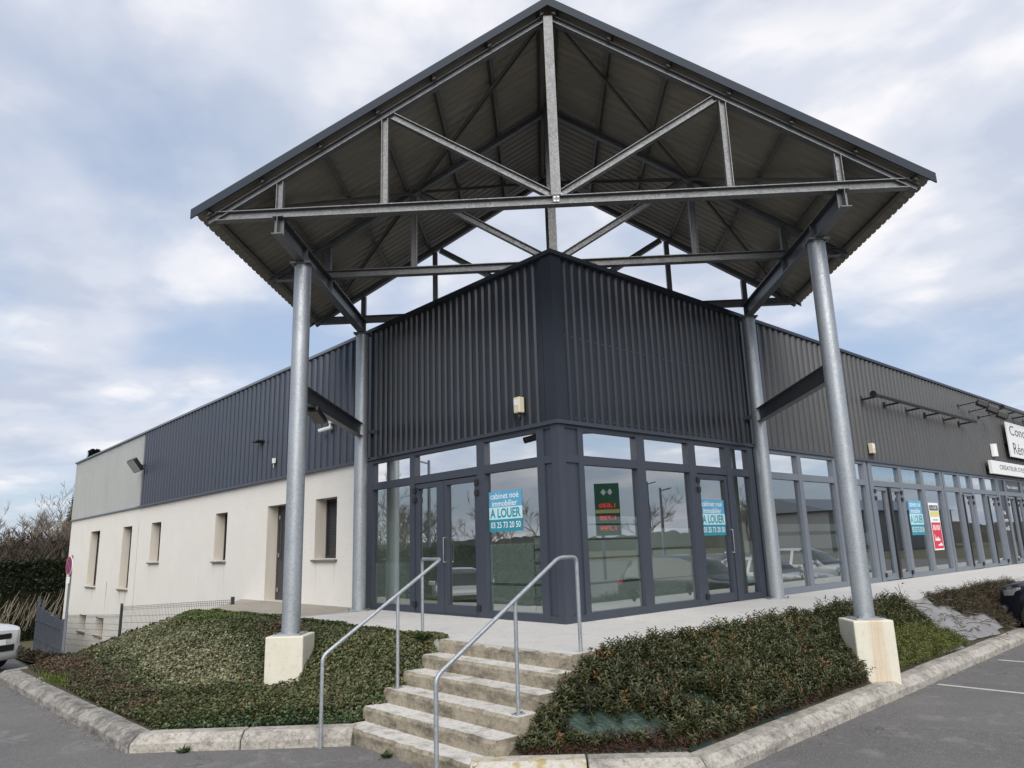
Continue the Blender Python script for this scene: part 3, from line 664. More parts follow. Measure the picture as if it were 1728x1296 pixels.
# left front of the corner shop (u = distance from the corner)
mull('L', 5.36, 5.62); mull('L', 3.84, 4.00); mull('L', 1.74, 1.95); mull('L', .28, .44)
for u0, u1 in ((.44,1.74), (1.95,3.84), (4.0,5.36)):
    tran('L', u0, u1, ZU, ZG-.031); tran('L', u0, u1, ZT0, ZT1); pane('L', u0, u1, ZT1, ZU, 'glass_transom')
for u0, u1 in ((.44,1.74), (4.0,5.36)): tran('L', u0, u1, 0, .12)
pL1 = pane('L', 4.0, 5.36, .12, ZT0); pL4 = pane('L', .44, 1.74, .12, ZT0)
bands(pL4, 'L', .66, 1.73, FB[:1]+[(.56,1.18)]); bands(pL4, 'L', .45, .655, [(.12,.52),(.56,.85),(.89,1.05),(1.09,1.25),(1.29,1.42)])
paw(pL4, 'L', .62, .28, .85); paw(pL1, 'L', 4.2, .28, .7); bands(pL1, 'L', 4.01, 5.35, [(.12, .9)])
part('mullion', 'frame', ('L', 2.93, 3.06, .02, 2.34, -.05, .036))
door('L', 3.065, 3.835, hinge='hi', handle=False); door('L', 1.955, 2.925, hinge='lo')
part('threshold', 'frame', ('L', 1.95, 3.84, .0, .018, -.07, .06))
# right front of the corner shop
mull('R', .40, .52); mull('R', 1.85, 2.07); mull('R', 3.36, 3.58); mull('R', 4.60, 4.79); mull('R', 5.42, 5.62)
part('mullion', 'frame', ('R', 5.64, 5.84, 0, ZG-.031, FI, .06))
for u0, u1 in ((.52,1.85), (2.07,3.36), (3.58,4.60), (4.79,5.42)):
    tran('R', u0, u1, ZU, ZG-.031); tran('R', u0, u1, ZT0, ZT1); pane('R', u0, u1, ZT1, ZU, 'glass_transom')
for u0, u1 in ((.52,1.85), (2.07,3.36), (4.79,5.42)): tran('R', u0, u1, 0, .12)
p1 = pane('R', .52, 1.85, .12, ZT0); p2 = pane('R', 2.07, 3.36, .12, ZT0); p3 = pane('R', 4.79, 5.42, .12, ZT0)
bands(p1, 'R', .53, 1.84, FB); bands(p2, 'R', 2.08, 3.35, FB[:1]+[(.535,1.0),(1.04,1.36)]); bands(p3, 'R', 5.1, 5.41, [(.3, 1.1)])
paw(p1, 'R', 1.62, .26); paw(p2, 'R', 3.16, .26)
door('R', 3.59, 4.59, hinge='lo')
# boxed corner post with recessed panels
part('corner_post', 'frame', ('L', -.055, .10, 0, ZG-.031, -.06, .055), ('R', .062, .10, 0, ZG-.031, -.06, .055))
for s_, a, b in (('L', .10, .28), ('R', .10, .40)):
    for z0, z1 in ((.10, ZT0+.02), (ZT1, ZU+.02)): part('recessed_panel', 'frame', (s_, a, b, z0, z1, -.05, .012))
    for z0, z1 in ((0, .10), (ZT0+.02, ZT1), (ZU+.02, ZG-.031)): part('transom', 'frame', (s_, a, b, z0, z1, -.05, .042))
# the shops further along the right front
G2 = 'glass_dark'
ms = [(5.86,6.14),(7.47,7.64),(9.19,9.38),(10.88,11.08),(11.16,11.38),(13.09,13.29),(14.63,14.85),(16.2,16.36),(16.42,16.58),(17.74,17.94),(18.92,19.13),(20.26,20.41),(21.53,21.66),(21.70,21.86),(22.54,22.71),(24.55,24.72),(26.2,26.4),(27.2,27.4)]
for a, b in ms: mull('R', a, b, mat='frame_grey' if a > 5.9 else 'frame')
bays = [(6.14,7.47,'p'),(7.64,9.19,'p'),(9.38,10.88,'p'),(11.38,13.09,'dd'),(13.29,14.63,'p'),(14.85,16.2,'p'),(16.58,17.74,'p'),(17.94,18.92,'d'),(19.13,20.26,'p'),(20.41,21.53,'d'),(21.86,22.54,'k'),(22.71,24.55,'dd'),(24.72,26.2,'p'),(26.4,27.2,'p')]
PN = {}
for a, b, k in bays:
    g = 'frame_grey'
    tran('R', a, b, ZU, ZG-.031, g); tran('R', a, b, ZT0, ZT1, g)
    if k == 'k' or a > 22: part('spandrel_panel', 'panel_dark', ('R', a, b, ZT1, ZU, -.05, .012))
    else:
        q = pane('R', a, b, ZT1, ZU, 'glass' if a > 11 else 'glass_transom')
        if a > 11: part('printed_film', 'blue_film', ('R', a+.01, b-.01, ZT1+.005, ZU-.005, -.0365, -.0345), parent=q)
    if k == 'p': tran('R', a, b, 0, .12, g); PN[a] = pane('R', a, b, .12, ZT0, G2)
    elif k == 'k': part('spandrel_panel', 'panel_dark', ('R', a, b, 0, ZT0, -.05, .012))
    elif k == 'd':
        door('R', a, b, hinge='hi', mat=g, glass=G2, handle=False)
        part('pull_bar', 'black_plastic', ('R', a+.005, a+.075, .1, 2.3, .032, .075))
    else:
        mid = (a+b)/2; door('R', a, mid-.03, hinge='lo', mat=g, glass=G2, handle=False); door('R', mid+.03, b, hinge='hi', mat=g, glass=G2, handle=False)
        part('pull_bar', 'black_plastic', ('R', mid-.028, mid+.10, .05, 2.34, .034, .08))
for a in (6.14, 7.64):
    b = dict((x, y) for x, y, _ in bays)[a]; bands(PN[a], 'R', a+.01, b-.01, [(.12,.5),(.58,.80),(.88,1.18),(1.26,1.42)])
    paw(PN[a], 'R', b-.22, .30)
bands(PN[9.38], 'R', 9.39, 10.87, [(.12,.8),(.9,1.2)])

# ------------------------------------------------------------------ canopy (local x across, y inwards along the diagonal)
TH = -.013; a_ = (math.cos(TH), -math.sin(TH)); wx, wy = (a_[0]+a_[1])/2**.5, (-a_[0]+a_[1])/2**.5
CN = thing('canopy', 'tall open gabled steel canopy on four round columns over the shop corner', 'canopy', (.095/2**.5, -.095/2**.5, 0), math.atan2(wy, wx))
A, SF, SB, T = 4.056, -.367, 3.543, (-1.439, 1.023, 3.648)
ZC, DH, SL = 5.93, .284, .61
def cz(a): return 8.99-SL*abs(a)                      # underside of the top chords
for sg in (-1, 1):
    for s_, zb in ((SF, 0.0), (SB, 0.0)):
        c_ = smooth_angle(MB().tube([(sg*A, s_, zb), (sg*A, s_, ZC-DH-.03)], .132, 32).build('column', 'galvanised', CN))
        MB().box(sg*A-.16, sg*A+.16, s_-.16, s_+.16, ZC-DH-.03, ZC-DH).build('cap_plate', 'galvanised_truss', c_)
        for ang in (0, 90, 180, 270):
            t = R(ang+45); MB().tube([(sg*A+.125*math.cos(t)*1.2, s_+.125*math.sin(t)*1.2, ZC-DH-.055), (sg*A+.15*math.cos(t), s_+.15*math.sin(t), ZC-DH-.03)], .014, 6).build('bolt', 'dark_steel', c_)
        MB().box(sg*A-.19, sg*A+.19, s_-.19, s_+.19, zb+.001, zb+.022).build('base_plate', 'galvanised', c_)
        for bx in (-.155, .155):
            for by in (-.155, .155): MB().tube([(sg*A+bx, s_+by, zb+.02), (sg*A+bx, s_+by, zb+.055)], .013, 6).build('bolt', 'dark_steel', c_)
    fo = MB().box(sg*A-.27-.0, sg*A+.27, SF-.27, SF+.27, -1.15, 0.0).build('footing', 'plinth_rust' if sg > 0 else 'plinth', CN, bevel=.018)
    fo['label'] = 'cream painted concrete block with a rust stain' if sg > 0 else 'cream painted concrete block with fine cracks'
    # origin of the rust texture at the block's own centre
    me = fo.data; off = Vector((sg*A, SF, 0)); me.transform(Matrix.Translation(-off)); fo.location = off
    MB().ibeam((sg*A, T[0]-.13, ZC-DH/2), (sg*A, SB+.14, ZC-DH/2), DH, .15, .010, .014).build('beam', 'dark_steel', CN)
    for y_ in (T[0]-.02, SF, T[1], SB): MB().box(sg*A-.07, sg*A+.07, y_-.006, y_+.006, ZC-DH+.014, ZC-.014).build('stiffener', 'dark_steel', CN)
    MB().ibeam((sg*A, SF+.12, 3.56), (sg*A, SB-.12, 3.56), .27, .135, .009, .012).build('strut', 'dark_steel', CN)
    # bracket tying the rear column back to the shop front
    MB().bar((sg*(A-.11), SB+.05, 3.55), (sg*(A-.42), SB+.38, 3.55), .07, .07).build('wall_bracket', 'dark_steel', CN)
HC = .14
for ti, ty in enumerate(T):
    wend = 5.01
    ch = MB().ibeam((-wend, ty, ZC+HC/2), (wend, ty, ZC+HC/2), HC, .13, .010, .012).build('truss', 'galvanised_truss', CN)
    for sg in (-1, 1):
        p0 = Vector((sg*.03, ty, cz(0)+.058)); p1 = Vector((sg*5.12, ty, cz(5.12)+.058))
        MB().ibeam(p0, p1, .10, .11, .009, .011).build('top_chord', 'galvanised_truss', ch)
        for a in (2.508, 4.065): MB().ibeam((sg*a, ty, ZC+HC), (sg*a, ty, cz(a)-.0), .10, .10, .008, .010, (1,0,0)).build('post', 'galvanised_truss', ch)
        MB().ibeam((sg*.10, ty, ZC+HC+.05), (sg*2.40, ty, cz(2.40)-.02), .11, .10, .008, .010).build('diagonal', 'galvanised_truss', ch)
        MB().box(sg*2.508-.12, sg*2.508+.12, ty-.065, ty-.058, cz(2.508)-.10, cz(2.508)-.01).build('gusset', 'galvanised_truss', ch) if False else None
    MB().ibeam((0, ty, ZC+HC), (0, ty, cz(0)+.06), .15, .14, .010, .013, (0,1,0)).build('king_post', 'galvanised_truss', ch)
    gp = MB().box(-.05, .05, ty-.075, ty-.066, ZC+.02, ZC+HC-.02).build('splice_plate', 'galvanised_truss', ch)
    for bx in (-.025, .025):
        for bz in (.04, .10): MB().tube([(bx, ty-.085, ZC+bz), (bx, ty-.074, ZC+bz)], .010, 6).build('bolt', 'chrome', gp)
# purlins along the ridge direction, bracing in the roof plane
Y0, Y1 = -1.587, 3.902
PZ = .117                                             # chord depth measured upright
for sg in (-1, 1):
    for a in (.12, .93, 1.78, 2.63, 3.48, 4.33, 5.10):
        z = cz(a)+PZ+.071
        u = Vector((sg*SL, 0, 1)).normalized()
        MB().ibeam((sg*a, Y0+.03, z), (sg*a, Y1-.03, z), .12, .06, .006, .008, u).build('purlin', 'purlin_steel', CN)
    def q(a, y): return (sg*a, y, cz(a)+.09)
    for e in ((q(.1, T[0]), q(2.5, T[1])), (q(2.5, T[1]), q(4.9, T[0])), (q(2.5, T[1]), q(.1, T[2])), (q(2.5, T[1]), q(4.9, T[2]))):
        MB().bar(*e, .06, .012, (0,0,1)).bar(*e, .012, .05, (0,0,1), off=(.024, -.028)).build('brace', 'purlin_steel', CN)
# roof sheets: one metre wide, ribs run down the slope
WR = 5.30
def roof_sheet(sg, y0, y1):
    mb = MB(); prof = []; n = max(2, round((y1-y0)/.2)); p = (y1-y0)/n
    for k in range(n):
        b = y0+k*p; prof += [(b, 0), (b+p*.62, 0), (b+p*.72, .020), (b+p*.90, .020)]
    prof.append((y1, 0)); m_ = len(prof)
    for t in (0, 1):
        for a in (0.0, WR):
            z = cz(a)+PZ+.146+t*.004
            mb.v += [(sg*a, y, z+h) for y, h in prof]
    for t in (0, 2*m_):
        for i in range(m_-1):
            qd = (t+i, t+i+1, t+m_+i+1, t+m_+i); mb.f.append(qd if (sg > 0) == (t == 0) else qd[::-1]); mb.mi.append(0)
    o = mb.build('roof_sheet', 'soffit', CN); return o
nS = 6
for sg in (-1, 1):
    for k in range(nS):
        a, b = Y0+(Y1-Y0)*k/nS, Y0+(Y1-Y0)*(k+1)/nS
        roof_sheet(sg, a, b)
    for yy, nm in ((Y0-.012, 'fascia'), (Y1+.012, 'fascia')):
        zt = lambda a: cz(a)+PZ+.205
        mb = MB(); d = .145
        if yy > 0: d = .11
        mb.add([(0, yy-.012, zt(0)), (sg*(WR+.02), yy-.012, zt(WR+.02)), (sg*(WR+.02), yy-.012, zt(WR+.02)-d), (0, yy-.012, zt(0)-d),
                (0, yy+.012, zt(0)), (sg*(WR+.02), yy+.012, zt(WR+.02)), (sg*(WR+.02), yy+.012, zt(WR+.02)-d), (0, yy+.012, zt(0)-d)],
               [(0,1,2,3),(7,6,5,4),(0,4,5,1),(1,5,6,2),(2,6,7,3),(3,7,4,0)]); mb.build(nm, 'fascia_coat', CN)
MB().bar((0, Y0, cz(0)+PZ+.18), (0, Y1, cz(0)+PZ+.18), .10, .02).build('ridge_cap', 'frame', CN)

# ------------------------------------------------------------------ fixtures on the fronts
def fixture(name, label, cat, group=None): return thing(name, label, cat, group=group)
# floodlight on the grey cladding
fl = thing('floodlight', 'dark floodlight with pale grey lens on the grey end of the side wall', 'floodlight', (0, 21.95, 4.55))
MB().bar((-.02,0,.0), (-.30,-.35,-.02), .05, .05).build('arm', 'black_plastic', fl)
ln_ = Vector((-.80,-.12,-.58)).normalized(); hc = Vector((-.36,-.55,-.02))
MB().bar(hc, hc+ln_*.16, .66, .52, (-.58,0,.8)).build('housing', 'black_plastic', fl, bevel=.04); MB().bar(hc+ln_*.155, hc+ln_*.17, .58, .46, (-.58,0,.8)).build('lens', 'grey_coat', fl)
# floodlight under the left strut and CCTV camera
f2 = thing('floodlight', 'small black floodlight hanging under the left strut between the columns', 'floodlight', tuple(CN.matrix_basis @ Vector((-A, .55, 3.42))), CN.rotation_euler.z)
MB().box(-.02,.02,-.02,.02,-.06,.0).build('arm', 'black_plastic', f2); MB().bar((0,-.30,.0),(0,.22,-.12), .22, .10).build('housing', 'black_plastic', f2, bevel=.02); MB().bar((0,-.29,-.055),(0,.2,-.17), .19, .008).build('lens', 'car_dark_glass', f2)
cc = thing('security_camera', 'white bullet security camera on the dark cladding above the side window', 'camera', (-.07, 7.0, 4.0))
MB().box(-.12,0,-.07,.07,-.02,.22).build('junction_box', 'white_paint', cc, bevel=.008)
smooth_angle(MB().tube([(-.09,.02,-.02),(-.10,.05,-.10),(-.14,.08,-.12)], .025, 10).build('mount', 'white_paint', cc))
bd = smooth_angle(MB().tube([(-.08,-.02,-.11),(-.24,.27,-.17)], .045, 16).build('camera_body', 'white_paint', cc)); smooth_angle(MB().tube([(-.24,.27,-.17),(-.245,.28,-.172)], .036, 16).build('lens', 'black_plastic', bd))
wl_ = thing('wall_lamp', 'small dark lamp bracket sticking out of the dark side cladding', 'lamp', (-.07, 10.95, 4.06)); MB().box(-.22,0,-.16,.16,-.02,.03).build('hood', 'black_plastic', wl_, bevel=.01); MB().box(-.03,0,-.05,.05,-.07,.0).build('bracket', 'black_plastic', wl_)
wb = thing('junction_box', 'small white box low on the dark side cladding', 'box', (-.07, 10.1, 3.45)); MB().box(-.06,0,-.05,.05,-.05,.08).build('cover', 'white_paint', wb, bevel=.006); MB().tube([(-.03,0,-.05),(-.03,.01,-.16)], .010, 6).build('cable', 'ivory_plastic', wb)
def siren(label, loc, side):
    s_ = thing('alarm_box', label, 'alarm', loc, -math.pi/2 if side == 'L' else 0, group='ivory alarm boxes on the fronts')
    MB().box(-.07,.07,-.12,0,-.12,.14).build('housing', 'ivory_plastic', s_, bevel=.015); MB().box(-.05,.05,-.125,-.121,.0,.10).build('cover', 'white_paint', s_)
    smooth_angle(MB().tube([(0,-.05,-.12),(.03,-.07,-.19),(0,-.06,-.24)], .028, 8).build('sensor', 'black_plastic', s_))
siren('ivory alarm box on the dark corner cladding just left of the corner edge', (-.075, .72, 3.36), 'L')
siren('ivory alarm box above the long shopfront right of the right-hand column', (11.35, -.075, 3.30), 'R')
dl = thing('wall_light', 'white half-round wall light to the left of the white shop sign', 'lamp', (21.75, -.075, 3.92))
mb = MB(); n = 10; vs = []
for z in (-.22, .22):
    for k in range(n+1):
        t = math.pi*k/n; vs.append((-.16*math.cos(t), -.16*math.sin(t), z))
mb.add(vs, [tuple(reversed(range(n+1))), tuple(range(n+1, 2*n+2))]+[(i, i+1, n+2+i, n+1+i) for i in range(n)]+[(0, n+1, 2*n+1, n)]); smooth_angle(mb.build('shade', 'white_paint', dl))
MB().box(-.10,.10,0,.04,-.15,.15).build('bracket', 'dark_coat', dl)
# light bars on outriggers
def light_bar(label, u0, u1, z, arms, out=.75):
    b_ = thing('light_bar', label, 'light bar', (u0, -.07, z), group='black light bars on the right front')
    smooth_angle(MB().tube([(0,-out,0),(u1-u0,-out,0)], .055, 12).build('tube', 'black_plastic', b_)); smooth_angle(MB().tube([(-.06,-out,0),(0,-out,0)], .085, 12).build('end_cap', 'black_plastic', b_))
    for k in range(arms):
        x = .25+(u1-u0-.5)*k/(arms-1); MB().bar((x,0,-.05),(x,-out,-.02), .04, .05).build('arm', 'black_plastic', b_)
        MB().box(x-.05,x+.05,-.015,.03,-.12,.05).build('bracket', 'black_plastic', b_)
light_bar('long black light bar on five arms above the plain cladding of the right front', 11.05, 18.95, 4.64, 6, .42)
light_bar('black light bar on arms above the white shop sign at the far right', 21.9, 31.0, 5.42, 7, .50)
for k, u in enumerate((18.9, 19.9, 20.9)):
    s_ = thing('spotlight', ('black spotlight on a long arm at the top of the right front, leftmost of three', 'middle one of three black spotlights on long arms near the roof edge', 'black spotlight on a long arm, last of three before the white sign')[k], 'spotlight', (u, -.07, (5.22,5.12,5.02)[k]), group='spotlights on arms')
    MB().tube([(0,.03,0),(0,-.60,.06)], .018, 6).build('arm', 'black_plastic', s_); MB().box(-.06,.06,-.01,.04,-.06,.06).build('base', 'black_plastic', s_)
    MB().bar((.0,-.55,.05),(.16,-.80,-.10), .22, .20).build('head', 'black_plastic', s_, bevel=.03)

# ------------------------------------------------------------------ signs and posters
def sign_board(name, label, u0, u1, z0, z1, out, th, mat, lines, tmat):
    s_ = thing(name, label, 'sign', (u0, -out, z0))
    MB().box(0, u1-u0, -th, 0, 0, z1-z0).build('board', mat, s_, bevel=.004)
    MB().box(.1, u1-u0-.1, 0, out-.066, (z1-z0)*.4, (z1-z0)*.6).build('fixing_rail', 'black_plastic', s_) if out > .09 else None
    for txt, x, z, w, h, bold in lines:
        mt = Matrix(((1,0,0,x),(0,0,-1,-th-.003),(0,1,0,z),(0,0,0,1))); fit_text('lettering', txt, tmat, w, h, mt, s_, bold)
    return s_
sign_board('shop_sign', 'large white sign with thin grey lettering high on the right front', 23.20, 29.0, 3.77, 5.06, .22, .05, 'sign_white', [('Concept', .30, .70, 3.2, .48, 0), ('Rénov', .42, .12, 2.3, .42, 0)], 'sign_text')
sign_board('shop_sign', 'long low white sign strip with dark capital letters above the right shop doors', 20.55, 29.0, 3.05, 3.50, .20, .10, 'sign_white', [("CRÉATEUR D'ESPACE À VIVRE", .85, .17, 5.6, .20, .004)], 'sign_text')
for txt, x, z, w, h in (('Placo  Isolation', 22.95, 2.63, 1.3, .12), ('Carrelage', 24.95, 2.63, 1.0, .12)):
    fit_text('lettering', txt, 'poster_white', w, h, face_mtx('R', x, z, .016), B, .01)
for txt, z in (('Vos', 1.70), ('projets', 1.42), ('en 3D', 1.16)): fit_text('lettering', txt, 'poster_white', .42 if len(txt) > 4 else .28, .15, face_mtx('R', 22.0, z, .016), B, .01)
def poster(label, side, u, z, w, h, out=-.019):
    """u is the left edge as seen from outside"""
    p = thing('poster', label, 'poster', group='letting agency window posters')
    def bx(a, b, c, d, e, mat, nm):
        sg = -1 if side == 'L' else 1
        part(nm, mat, (side, u+sg*a*w, u+sg*b*w, z+c*h, z+d*h, out, out+e), parent=p)
    bx(0, 1, .60, 1, .003, 'poster_blue', 'blue_band'); bx(0, 1, .30, .60, .003, 'poster_pale', 'pale_band'); bx(0, 1, 0, .30, .003, 'poster_teal', 'teal_band')
    sg = -1 if side == 'L' else 1
    for txt, x, zz, ww, hh, mt, bd_ in (('cabinet noé', .05, .81, .86, .15, 'poster_white', .006), ('immobilier', .10, .62, .76, .15, 'poster_white', .006), ('A LOUER', .03, .335, .93, .235, 'poster_teal', .028), ('03 25 73 20 50', .05, .085, .90, .15, 'poster_white', .006)):
        fit_text('lettering', txt, mt, ww*w, hh*h, face_mtx(side, u+sg*x*w, z+zz*h, out+.0045), p, bd_)
    return p
poster('blue and teal A LOUER poster in the pane beside the left double door', 'L', 1.71, 1.38, .82, .66)
poster('blue and teal A LOUER poster on the glass door right of the building corner', 'R', 3.70, 1.22, .78, .66)
poster('pale blue A LOUER poster in the far shopfront, next to the red poster', 'R', 13.62, 1.10, .95, .95)
rp = thing('poster', 'narrow red and white letting poster in the far shopfront pane', 'poster')
part('backing', 'poster_white', ('R', 15.10, 15.86, .66, 2.00, -.019, -.016), parent=rp)
part('red_field', 'poster_red', ('R', 15.13, 15.83, .70, 1.44, -.016, -.014), parent=rp); part('yellow_band', 'poster_yellow', ('R', 15.13, 15.83, 1.60, 1.76, -.016, -.014), parent=rp); part('dark_band', 'poster_dark', ('R', 15.15, 15.81, 1.78, 1.93, -.016, -.014), parent=rp)
for txt, x, z, w, h, mt in (('A LOUER', 15.24, 1.82, .48, .08, 'poster_white'), ):
    fit_text('lettering', txt, mt, w, h, face_mtx('R', x, z, -.0125), rp, .008)
for x, w, z0, z1 in ((15.22,.05,1.22,1.37),(15.33,.06,1.22,1.37),(15.46,.04,1.22,1.37),(15.56,.06,1.22,1.37),(15.68,.05,1.22,1.37),(15.24,.03,.92,1.10),(15.29,.34,.92,.98),(15.36,.05,.98,1.03),(15.48,.06,.98,1.03),(15.44,.32,.78,.82),(15.60,.12,.82,.86),(15.3,.4,1.50,1.52)):
    part('print_mark', 'poster_white' if z0 < 1.45 else 'poster_dark', ('R', x, x+w, z0, z1, -.014, -.0125), parent=rp)

# ------------------------------------------------------------------ planted banks
def sstep(t): t = np.clip(t, 0, 1); return t*t*(3-2*t)
KN = np.array([.663, .748])
def dkl(x, y): return (x+3.6)*KN[0]+(y+.16)*KN[1]-.29     # distance behind the diagonal kerb, left
def yi(x): return np.interp(x, [-2.05, 9, 30], [-3.41, -3.11, -3.06])
def dkr(x, y): return ((x+3.6)*.686+(y+2.22)*.728)-.29    # the same on the right
def hL(x, y):
    x, y = np.asarray(x, float), np.asarray(y, float)
    g = np.where(y < 8.6, GZ+.15, np.maximum(gz2(x, y)+.15*np.clip(1-(y-8.6)/3, 0, 1), -3.0))
    top = np.maximum(-.03-.20*np.clip(y-8.3, 0, None), g)
    xt = -3.45-1.70*sstep((y-2.5)/3.2)
    s = np.clip((x-xt)/(-2.17-xt), 0, 1); s = .35*s+.65*sstep(s)
    s = np.minimum(s, np.clip(dkl(x, y)/1.0, 0, 1))
    h = g+(top-g)*s
    st_ = -.95+.158*(x+3.40)/.277+np.clip(y-.18, 0, 5)*1.6
    return np.where(y < 1.2, np.minimum(h, np.maximum(st_, GZ+.12)), h)+.04*(fbm(x*1.6, y*1.6, 3)-.5)*(y > .3)
def hR(x, y):
    x, y = np.asarray(x, float), np.asarray(y, float)
    d1 = np.clip((y-yi(x))/np.maximum(-2.2-yi(x), .3), 0, 1); d2 = np.clip(dkr(x, y)/1.0, 0, 1); d3 = np.clip((x+3.62)/1.45, 0, 1)
    s = np.minimum(np.minimum(d1, d2), d3); s = .4*s+.6*s**.75
    return -.82+.72*s+.05*(fbm(x*2.1, y*2.1, 9)-.5)
def height_sheet(name, fn, x0, x1, y0, y1, st_, keep, mat, parent=None):
    X, Y = np.meshgrid(np.arange(x0, x1+1e-6, st_), np.arange(y0, y1+1e-6, st_), indexing='ij'); Z = fn(X, Y)
    a, b = X.shape; ii = np.arange(a*b).reshape(a, b)
    q = np.stack([ii[:-1,:-1], ii[1:,:-1], ii[1:,1:], ii[:-1,1:]], -1).reshape(-1, 4)
    cx, cy = X.ravel()[q].mean(1), Y.ravel()[q].mean(1); q = q[keep(cx, cy)]
    us, inv = np.unique(q, return_inverse=True)
    return rawmesh(name, np.stack([X, Y, Z], -1).reshape(-1, 3)[us], inv.reshape(-1, 4), mat, parent, smooth=True)
inL = lambda x, y: (dkl(x, y) > -.03) & (x > -5.17-.03*(y-1.47)) & ~((x > -2.17) & (y < 8.6+(x+2.17)*1.45)) & ~((x < -4.9) & (y > 9.2)) & (y > .10)
inR = lambda x, y: (dkr(x, y) > -.03) & (y > yi(x)-.03) & (y < -2.14) & (x > -3.60)
tag(height_sheet('embankment', hL, -5.6, 0.0, -.1, 22, .08, inL, 'litter'), kind='structure')
tag(height_sheet('embankment', hR, -3.65, 16, -3.50, -2.1, .05, inR, 'litter'), kind='structure')
FOOT = [tuple((CN.matrix_basis @ Vector((sg*A, SF, 0)))[:2]) for sg in (-1, 1)]
def off_foot(x, y, r=.33):
    ok = np.ones(len(x), bool)
    for fx, fy in FOOT:
        u = ((x-fx)+(y-fy))/2**.5; v = ((x-fx)-(y-fy))/2**.5; ok &= ~((abs(u) < r-.04) & (abs(v) < r-.04))
    return ok
def leaves(name, P, N, D, L, Wd, cols, mat='leaf', fold=.25, droop=.15, label=None, cat=None):
    """one folded leaf per row: base P, blade direction D, up N"""
    n = len(P); D = D/np.linalg.norm(D, axis=1, keepdims=True); S = np.cross(D, N); S /= np.linalg.norm(S, axis=1, keepdims=True)+1e-9; U = np.cross(S, D)
    L, Wd = L[:, None], Wd[:, None]
    v = np.stack([P, P+D*L*.45+S*Wd*.5+U*Wd*fold, P+D*L-U*L*droop, P+D*L*.45-S*Wd*.5+U*Wd*fold], 1).reshape(-1, 3)
    b = np.arange(n)[:, None]*4; fc = np.concatenate([b+[0, 2, 1], b+[0, 3, 2]], 1).reshape(-1, 3)
    o = rawmesh(name, v, fc, mat, cols=np.repeat(cols, 4, 0)); tag(o, label, cat, kind='stuff'); return o
def grad_n(fn, x, y, e=.06):
    gx_ = (fn(x+e, y)-fn(x-e, y))/(2*e); gy_ = (fn(x, y+e)-fn(x, y-e))/(2*e)
    n = np.stack([-gx_, -gy_, np.ones_like(gx_)], 1); return n/np.linalg.norm(n, axis=1, keepdims=True)
def rnd_dir(n): v = RNG.normal(size=(n, 3)); return v/np.linalg.norm(v, axis=1, keepdims=True)
def lerp_cols(t, pal):
    pal = np.array(pal); k = np.clip(t, 0, .9999)*(len(pal)-1); i = k.astype(int); fr = (k-i)[:, None]; return pal[i]*(1-fr)+pal[i+1]*fr
# left bank: small-leaved ivy
n = 380000
x = RNG.uniform(-5.2, -1.6, n); y = RNG.uniform(-.1, 14.5, n)
dens = np.where(y > 9, .62, 1.0); dens *= np.where(fbm(x*.9, y*.9, 21) < .28, .55, 1)
ok = (dkl(x, y) > .05) & (x > -5.10-.03*(y-1.47)) & ~((x < -4.85) & (y > 9.1)) & (x < -2.10+.14*vnoise(x*0, y*3, 5)) & ~((x > -2.25) & (y > 8.2)) & (y > .16) & off_foot(x, y) & (RNG.random(n) < dens)
ok &= ~((x > -2.10) & (fbm(x*2, y*2.2, 33) < .48))
x, y = x[ok], y[ok]; n = len(x)
thick = .03+.20*fbm(x*1.3, y*1.3, 41)**1.2+.05*fbm(x*5, y*5, 43); thick *= np.clip(dkl(x, y)*3, .25, 1)*np.clip((x+5.3)*3, .3, 1)*np.where(y > 8.5, .55, 1)*np.clip((-2.0-x)/.6, .3, 1)
depth = RNG.random(n)**.45; N0 = grad_n(hL, x, y)
P = np.stack([x, y, np.where(x > -2.17, -.0, hL(x, y))], 1)+N0*(thick*depth)[:, None]
Nn = N0*1.0+rnd_dir(n)*.75; Nn /= np.linalg.norm(Nn, axis=1, keepdims=True); Dd = rnd_dir(n); Dd -= Nn*np.sum(Dd*Nn, 1)[:, None]
q1 = fbm(x*.55+2, y*.42, 51); q2 = fbm(x*1.7, y*1.7, 57)
t_ = RNG.random(n)
green = lerp_cols(t_, [(.030,.048,.014), (.064,.088,.028), (.115,.132,.052)])
pale = lerp_cols(t_, [(.12,.135,.070), (.21,.215,.118), (.33,.31,.19)])
brown = lerp_cols(t_, [(.045,.030,.020), (.090,.058,.038), (.16,.10,.055)])
bright = lerp_cols(t_, [(.055,.088,.014), (.098,.138,.026), (.15,.18,.045)])
band = np.exp(-((x+3.75-.05*(y-5))/.75)**2)*sstep((y-2.3)/1.5)
cl = green.copy(); wP = np.clip(band*1.7*(.25+1.1*q2)-.30, 0, .92); pick = RNG.random(n) < wP; cl[pick] = pale[pick]
low = np.exp(-((x+4.85)/.5)**2)*sstep((y-2.0)/1)+.8*np.exp(-((x+2.5)/.4)**2)*np.exp(-((y-4.1)/.9)**2)
pick = RNG.random(n) < np.clip(low*1.2*(q1+q2)-.42, 0, .85)+.11; cl[pick] = brown[pick]
nearst = np.exp(-((y-1.0)/1.3)**2); pick = RNG.random(n) < nearst*.5; cl[pick] = lerp_cols(t_, [(.055,.066,.026), (.125,.128,.050), (.21,.19,.080)])[pick]
upper = sstep((x+3.2)/.7)*sstep((y-5.5)/1.5); pick = RNG.random(n) < upper*.8; cl[pick] = bright[pick]
toe = np.clip(1-dkl(x, y)*2.2, 0, 1)*sstep((-y+2.2)/1); pick = RNG.random(n) < toe*.75; cl[pick] = lerp_cols(t_, [(.025,.062,.028), (.045,.092,.045), (.06,.11,.05)])[pick]
